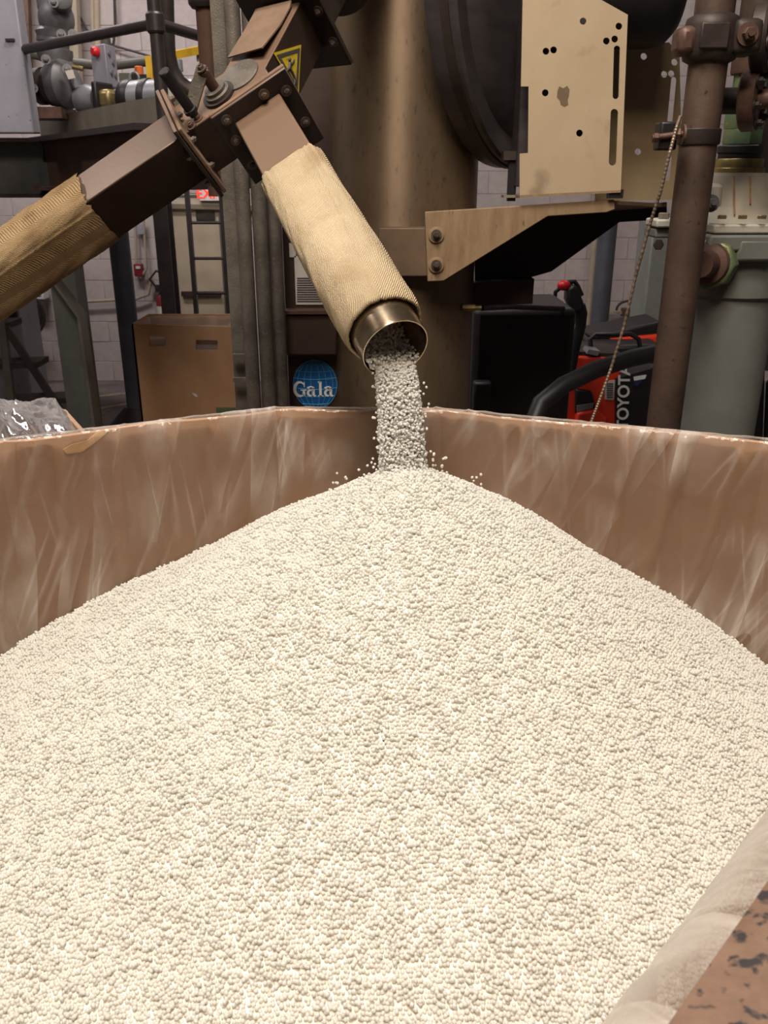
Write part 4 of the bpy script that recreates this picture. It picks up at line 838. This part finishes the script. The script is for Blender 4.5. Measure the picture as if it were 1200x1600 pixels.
for (x0, y0, x1, y1, lb) in ((47, 452, 68, 468, 'white utility box on the wall above the hose coil'), (20, 575, 36, 590, 'small white outlet box low on the wall behind stairs')):
    o_ = empty('utility_box', at((x0+x1)/2, y1, 8.6), lb, 'utility box'); pxbox(MB(), x0, y0, x1, y1, 8.6, .15).build('box_body', M['white'], o_, bevel=.006); pxbox(MB(), x0+4, y0+4, x1-5, y1-6, 8.59, .01).build('box_cover', M['paper'], o_)
# railing
rl = empty('pipe_railing', K0, 'dark pipe railing along the mezzanine edge', 'railing')
rz = float(at(243, 36, 3.6)[2]); kr = at(243, 36, 3.6)
e1 = hit(40, 77, V(0, 0, rz), V(0, 0, 1)); e2 = hit(350, 68, V(0, 0, rz), V(0, 0, 1)); rr2 = 8.5*mpp(36, 3.6)
MB().cyl(kr, e1+(e1-kr)*.15, rr2, n=16).build('rail_pipe', M['rail'], rl); MB().cyl(kr, e2, rr2, n=16).build('rail_pipe', M['rail'], rl)
MB().cyl((kr[0], kr[1], ZD-hk), (kr[0], kr[1], ZD+1.2), 10.5*mpp(36, 3.6), n=20).build('corner_post', M['rail'], rl)
MB().lathe((kr[0], kr[1], rz-.035), (0, 0, 1), [(0, .028), (.008, .034), (.062, .034), (.07, .028)], 20).build('post_fitting', M['rail'], rl)
b1 = at(40, 83, 5.6); b2 = at(300, 95, 5.3)
bk = empty('rear_railing', V(b1[0], b1[1], ZD), 'grey-brown pipe rail running behind the pump and electrical box', 'railing')
MB().cyl(at(30, 80, 5.9), at(110, 97, 5.9), .028, n=12).cyl(at(110, 97, 5.9), at(160, 103, 5.9), .028, n=12).cyl(at(160, 104, 5.9), at(236, 95, 5.9), .028, n=12).build('rail_pipe', M['platform'], bk)
MB().cyl(at(165, 104, 5.9)*V(1, 1, 0)+V(0, 0, ZD-hk), at(165, 60, 5.9), .03, n=12).build('rail_post', M['platform'], bk)
# yellow guard
yg = empty('yellow_guard', at(236, 135, 4.6), 'yellow painted guard rail behind the dark riser pipe', 'guard rail')
MB().bar(at(233, 88, 4.7), at(239, 160, 4.7), .03, .045, (0, 1, 0)).build('upright', M['yellow'], yg)
MB().bar(at(243, 90, 4.7), at(245, 160, 4.7), .02, .03, (0, 1, 0)).build('upright', M['yellow'], yg)
MB().bar(at(272, 86, 4.7), at(312, 78, 4.9), .03, .035).build('cross_bar', M['yellow'], yg)
MB().bar(at(310, 78, 4.9), at(311, 96, 4.9), .02, .02, (0, 1, 0)).build('end_stub', M['beigepipe'], yg)
MB().lathe(at(280, 112, 4.7)-V(0, 0, .0), (0, 0, 1), [(0, .02), (.05, .02), (.054, .016)], 16).build('white_cap', M['silver'], yg)
# dark riser curving out of the mezzanine, rusty pipe
tag(MB().tube([at(x, y, 3.9) for x, y in ((258, -40), (260, 40), (262, 85), (268, 110), (280, 130), (300, 145), (330, 155))], 12.5*mpp(60, 3.9), 20).build('riser_pipe', M['iron'], angle=60), 'dark brown riser pipe bending right behind the railing post', 'pipe')
rb = empty('rusty_pipe', at(325, 130, 3.3), 'rusty vertical pipe with wide flange left of the strut channel', 'pipe')
x = at(326, 60, 3.3)[0]; zf = at(326, 8, 3.3)[2]; r_ = 17*mpp(60, 3.3)
MB().lathe((x, 3.3, ZD-.35), (0, 0, 1), [(0, r_), (zf-ZD+.35, r_)], 28).build('pipe_run', M['rustbeam'], rb)
MB().lathe((x, 3.3, zf-.01), (0, 0, 1), [(0, r_*1.35), (.012, r_*1.6), (.02, r_*1.62), (.034, r_*1.5)], 32).build('pipe_flange', M['iron'], rb)
MB().lathe((x, 3.3, zf+.02), (0, 0, 1), [(0, r_*1.2), (.5, r_*1.2)], 28).build('upper_pipe', M['iron'], rb)
# grey cabinet at the frame's left edge
ec = empty('grey_enclosure', at(0, 185, 4.3), 'light blue-grey metal enclosure at the top left edge of frame', 'enclosure')
x0, x1 = at(-120, 90, 4.3)[0], at(37, 90, 4.3)[0]; zl, zh = at(20, 208, 4.3)[2], at(20, -60, 4.3)[2]
MB().box(((x0+x1)/2, 4.345, (zl+zh)/2), (x1-x0, .09, zh-zl)).build('enclosure_body', M['lightgrey'], ec, bevel=.006)
pxbox(MB(), 8, 60, 22, 64, 4.29, .012).build('door_latch', M['iron'], ec)
# pump and motor on the deck
YU = 4.6; pm = empty('process_pump', at(100, 165, YU), 'grey cast pump with flanged valve on the mezzanine', 'pump')
def U(x, y, dy=0): return at(x, y, YU+dy)
k_ = mpp(100, YU)
MB().lathe(U(110, 132)-V(.10, 0, 0), (1, -.35, 0), [(0, 16*k_), (.02, 30*k_), (.05, 36*k_), (.10, 36*k_), (.12, 30*k_), (.14, 18*k_)], 36).build('volute', M['pumpgrey'], pm, angle=40)
MB().lathe(U(76, 135)-V(.05, 0, 0), (1, -.35, 0), [(0, 12*k_), (.01, 27*k_), (.04, 27*k_), (.05, 18*k_), (.07, 18*k_), (.075, 29*k_), (.10, 29*k_)], 32).build('suction_flange', M['iron'], pm, angle=30)
MB().tube([U(118, 140), U(106, 112), U(96, 96), U(90, 84)], [16*k_, 15*k_, 13*k_, 14*k_], 20).build('discharge_neck', M['pumpgrey'], pm)
MB().lathe(U(87, 97), (.05, 0, 1), [(0, 24*k_), (.03, 27*k_), (.05, 27*k_), (.055, 22*k_), (.08, 22*k_), (.085, 26*k_), (.11, 25*k_)], 32).build('discharge_flange', M['pumpgrey'], pm, angle=30)
MB().ball(U(88, 30), 27*k_, 24, 14, (1, 1, 1.15)).build('check_valve', M['pumpgrey'], pm)
MB().lathe(U(86, 60), (0, 0, 1), [(0, 26*k_), (.03, 28*k_), (.05, 20*k_), (.09, 20*k_)], 32).lathe(U(80, 15), (0, 0, 1), [(0, 20*k_), (.4, 20*k_)], 28).build('valve_neck', M['pumpgrey'], pm)
MB().lathe(U(94, 6), (.35, -.9, .1), [(0, 17*k_), (.12, 17*k_), (.125, 14*k_)], 24).build('side_cover', M['pumpgrey'], pm)
for px, py in ((84, 4), (96, 54), (114, 54), (105, 108), (72, 93), (52, 138)): MB().bolt(U(px, py, -.14), (.2, -1, .1), .013).build('bolt', M['pumpgrey'], pm)
MB().cyl(U(113, 104, -.1), U(130, 108, -.1), .011, n=10).build('drain_cock', M['brassy'], pm)
MB().prism(pxl([(101, 110), (113, 109), (117, 122), (107, 124)], YU-.16), (0, .01, 0)).build('name_plate', M['paper'], pm)
MB().box(U(60, 178), (.30, .22, .05)).build('pump_foot', M['redbrown'], pm)
mt = empty('pump_motor', at(200, 152, YU), 'silver electric motor with black end bell beside the cast pump', 'motor')
ax = nz((1, -.35, .0)); c0 = U(125, 157, -.02)
MB().lathe(c0, ax, [(0, .06), (.05, .07), (.10, .055)], 24).build('bearing_housing', M['silver'], mt)
MB().box(c0+ax*.16+V(0, 0, .0), (.09, .10, .085), (ax, np.cross(V(0, 0, 1), ax), V(0, 0, 1))).build('coupling_guard', M['brassy'], mt, bevel=.02)
MB().box(c0+ax*.135+V(0, 0, .01), (.03, .14, .13), (ax, np.cross(V(0, 0, 1), ax), V(0, 0, 1))).build('guard_plate', M['black'], mt, bevel=.01)
MB().lathe(c0+ax*.24, ax, [(0, .06), (.02, .080), (.05, .086), (.07, .08)], 32).build('end_bell', M['black'], mt)
MB().lathe(c0+ax*.31, ax, [(0, .078), (.05, .080), (.34, .080)], 32).build('motor_body', M['silver'], mt)
MB().lathe(c0+ax*.37, ax, [(0, .084), (.03, .086), (.035, .084)], 32).build('black_band', M['black'], mt)
pt = c0+ax*.52+V(0, -.083, .02); MB().box(pt, (.14, .006, .06), (ax, np.cross(V(0, 0, 1), ax), V(0, 0, 1))).build('name_plate', M['paper'], mt)
MB().tube([U(210, 122)+V(math.cos(t)*.022, 0, math.sin(t)*.026) for t in np.linspace(0, 6.28, 14)], .006, 8).build('lifting_eye', M['silver'], mt)
MB().box(c0+ax*.38+V(0, 0, -.10), (.5, .2, .05), (ax, np.cross(V(0, 0, 1), ax), V(0, 0, 1))).build('motor_base', M['platedge'], mt)
jn = empty('terminal_box', at(215, 128, 4.9), 'dark terminal box with orange cap above the silver motor', 'box')
pxbox(MB(), 186, 114, 210, 130, 4.9, .10).build('box_body', M['platform'], jn); pxbox(MB(), 206, 116, 229, 132, 4.88, .1).build('cap_base', M['black'], jn)
MB().lathe(at(218, 117, 4.92), (0, 0, 1), [(0, .022), (.035, .022), (.04, .018)], 16).build('orange_cap', M['orange'], jn)
z_ = at(200, 130, 4.9)[2]; MB().box((at(208, 130, 4.9)[0], 4.97, (z_+ZD-hk)/2), (.04, .04, z_-ZD+hk)).build('box_stand', M['platform'], jn)
z_ = at(236, 159, 4.7)[2]; MB().box((at(237, 150, 4.7)[0], 4.7, (z_+ZD-hk)/2+.01), (.04, .04, z_-ZD+hk+.02)).build('upright_foot', M['yellow'], yg)
# electrical disconnect box
YE = 5.2; eb = empty('electrical_box', at(160, 138, YE), 'grey electrical box with red button behind the pump', 'electrical box')
a0 = at(140, 72, YE); a1 = at(163, 70, YE-.10); a2 = at(180, 75, YE+.02); zb0 = at(145, 138, YE)[2]
MB().loft([[V(p[0], p[1], zb0) for p in (a0, a1, a2, a2+V(-.1, .1, 0))], [V(p[0], p[1], a0[2]) for p in (a0, a1, a2, a2+V(-.1, .1, 0))]]).build('box_body', M['lightgrey'], eb, bevel=.004)
rbn = at(152, 81, YE-.055); fn = nz(np.cross(V(0, 0, 1), a1-a0)*V(1, 1, 0)); fn = fn if fn[1] < 0 else -fn
MB().lathe(rbn, fn, [(0, .025), (.02, .025), (.03, .018)], 18).build('red_button', M['redbutton'], eb)
sd = nz(np.cross(V(0, 0, 1), a2-a1)*V(1, 1, 0)); sd = sd if sd[0] > 0 else -sd
for t, z in ((.3, .8), (.6, .6), (.35, .35), (.7, .3)): MB().lathe(V(*(a1+(a2-a1)*t)[:2], zb0+(a0[2]-zb0)*z), sd, [(0, .012), (.01, .012)], 12).build('knock_out', M['silver'], eb)
tag(MB().cyl(at(150, -40, 5.25), at(152, 72, 5.25), .018, n=12).build('drop_conduit', M['beigepipe']), 'thin pale conduit dropping into the top of the electrical box', 'conduit')
wallrun('wall_conduit', [(143, -40), (146, 60), (149, 70)], .022, 'pale conduit on the wall left of the drop into the electrical box', Y=8.7)
wallrun('wall_conduit', [(112, -40), (120, 140)], .06, 'wide pale conduit on the wall right of the check valve', Y=8.6)
wallrun('wall_cable', [(178, -40), (180, 40), (177, 72)], .012, 'thin dark cable hanging on the wall above the electrical box', 'rail', cat='cable')
wallrun('wall_cable', [(122, 22), (140, 52), (180, 72), (235, 88)], .010, 'thin dark cable sagging across the upper wall', 'rail', cat='cable')
wallrun('wall_pipe', [(38, -40), (44, 120)], .05, 'brown vertical pipe on wall just right of the grey enclosure', 'redbrown', Y=8.6, cat='pipe')
# ------------------------------------------------------------------ tan box behind and neighbouring lined box
YX = 5.6; xa, xb = at(211, 560, YX)[0], at(376, 560, YX)[0]; zx = at(290, 506, YX)[2]; dX = .42
tb = empty('tan_box', V((xa+xb)/2, YX, 0), 'tan cardboard bulk box with two handle slots standing on the far floor', 'box')
hol = []
def onx(px, py): return at(px, py, YX)
for (x0, x1, y0, y1) in ((233, 259, 526, 541), (306, 340, 531, 547)): hol.append([onx(x0, y0), onx(x1, y0+.6), onx(x1, y1), onx(x0, y1)])
plate('front_panel', M['card_far'], [V(xa, YX, 0), V(xb, YX, 0), V(xb, YX, zx-.02), V(xa, YX, zx)], hol, (0, 1, 0), .012, tb)
for nm, c_, sz in (('side_panel', (xa+.006, YX+dX/2, zx/2), (.012, dX, zx)), ('side_panel', (xb-.006, YX+dX/2, zx/2), (.012, dX, zx)), ('rear_panel', ((xa+xb)/2, YX+dX, zx/2), (xb-xa, .012, zx)), ('bottom_panel', ((xa+xb)/2, YX+dX/2, .012), (xb-xa-.03, dX-.03, .012))):
    MB().box(c_, sz).build(nm, M['card_far'], tb)
MB().box(((xa+xb)/2, YX+.04, zx*.58), (xb-xa-.05, .006, zx*.66)).build('inner_panel', M['card_far'], tb)
tag(pxbox(MB(), 338, 637, 372, 648, YX-.01, .008).build('green_mark', M['green'], tb))['label'] = 'green printed mark'
MB().prism(pxl([(300, 614), (307, 616), (309, 621), (304, 619)], YX-.003), (0, .002, 0)).build('paper_scrap', M['white'], tb)
rings = []
for i in range(60):
    t = i/60*4; s_ = int(t); f_ = t-s_; cs_ = [(xa+.02, YX+.02), (xb-.02, YX+.02), (xb-.02, YX+dX-.02), (xa+.02, YX+dX-.02)]; p = V(*cs_[s_])*(1-f_)+V(*cs_[(s_+1) % 4])*f_
    e_ = .02*nf(i*.9, 1); rings.append([V(p[0], p[1], zx-.3), V(p[0]+e_, p[1]+e_, zx-.02), V(p[0]-e_*.5, p[1]-e_, zx-.012+abs(e_)*.5+(.065 if s_ == 1 and f_ < .35 else 0))])
rings.append(rings[0])
tag(MB().loft(rings, cap=False, closed=False).build('plastic_liner', M['film2'], angle=180), 'milky plastic liner poking above the tan far box', 'plastic liner')
zn = float(at(60, 640, 2.55)[2]); nx = [at(-140, 690, 1.75), at(96, 690, 1.72), at(135, 655, 2.25), at(100, 646, 2.55), at(-140, 646, 2.55)]
nbx = empty('lined_box', V(nx[1][0]-.2, nx[1][1]+.3, 0), 'second brown cardboard box heaped with clear plastic beyond the left wall', 'box')
for i in range(5):
    a, b = nx[i]*V(1, 1, 0), nx[(i+1) % 5]*V(1, 1, 0); MB().bar(a+V(0, 0, zn/2), b+V(0, 0, zn/2), .012, zn).build('side_panel', M['card'], nbx)
rows = []
for i in range(64):
    u_ = i/63; row = []
    for j in range(46):
        v_ = j/45; Yc_ = 1.78+v_*.80; px = -150+u_*(300-42*v_)
        p = at(px, 660, Yc_); hgt = zn+.012+.085*math.sin(min(1, v_*1.05)*math.pi)**.8*(1-u_**3)*(1+.4*nf(u_*7, v_*5))+.026*ridge(nf(u_*6+v_*2.5, v_*2.2, 5), 5)*(1-u_*.6)+.010*ridge(nf(u_*11-v_*6, v_*4, 8), 5)
        row.append(V(p[0], Yc_, hgt-.06*max(0, u_-.93)*8))
    rows.append(row)
mb = MB().loft(rows, cap=False, closed=False); mb.uv = [(i/63*1.6, j/45*.9) for i in range(64) for j in range(46)]
tag(mb.build('plastic_sheet', M['film3'], angle=180), 'crumpled clear plastic sheet heaped over the second box at far left', 'plastic sheet')
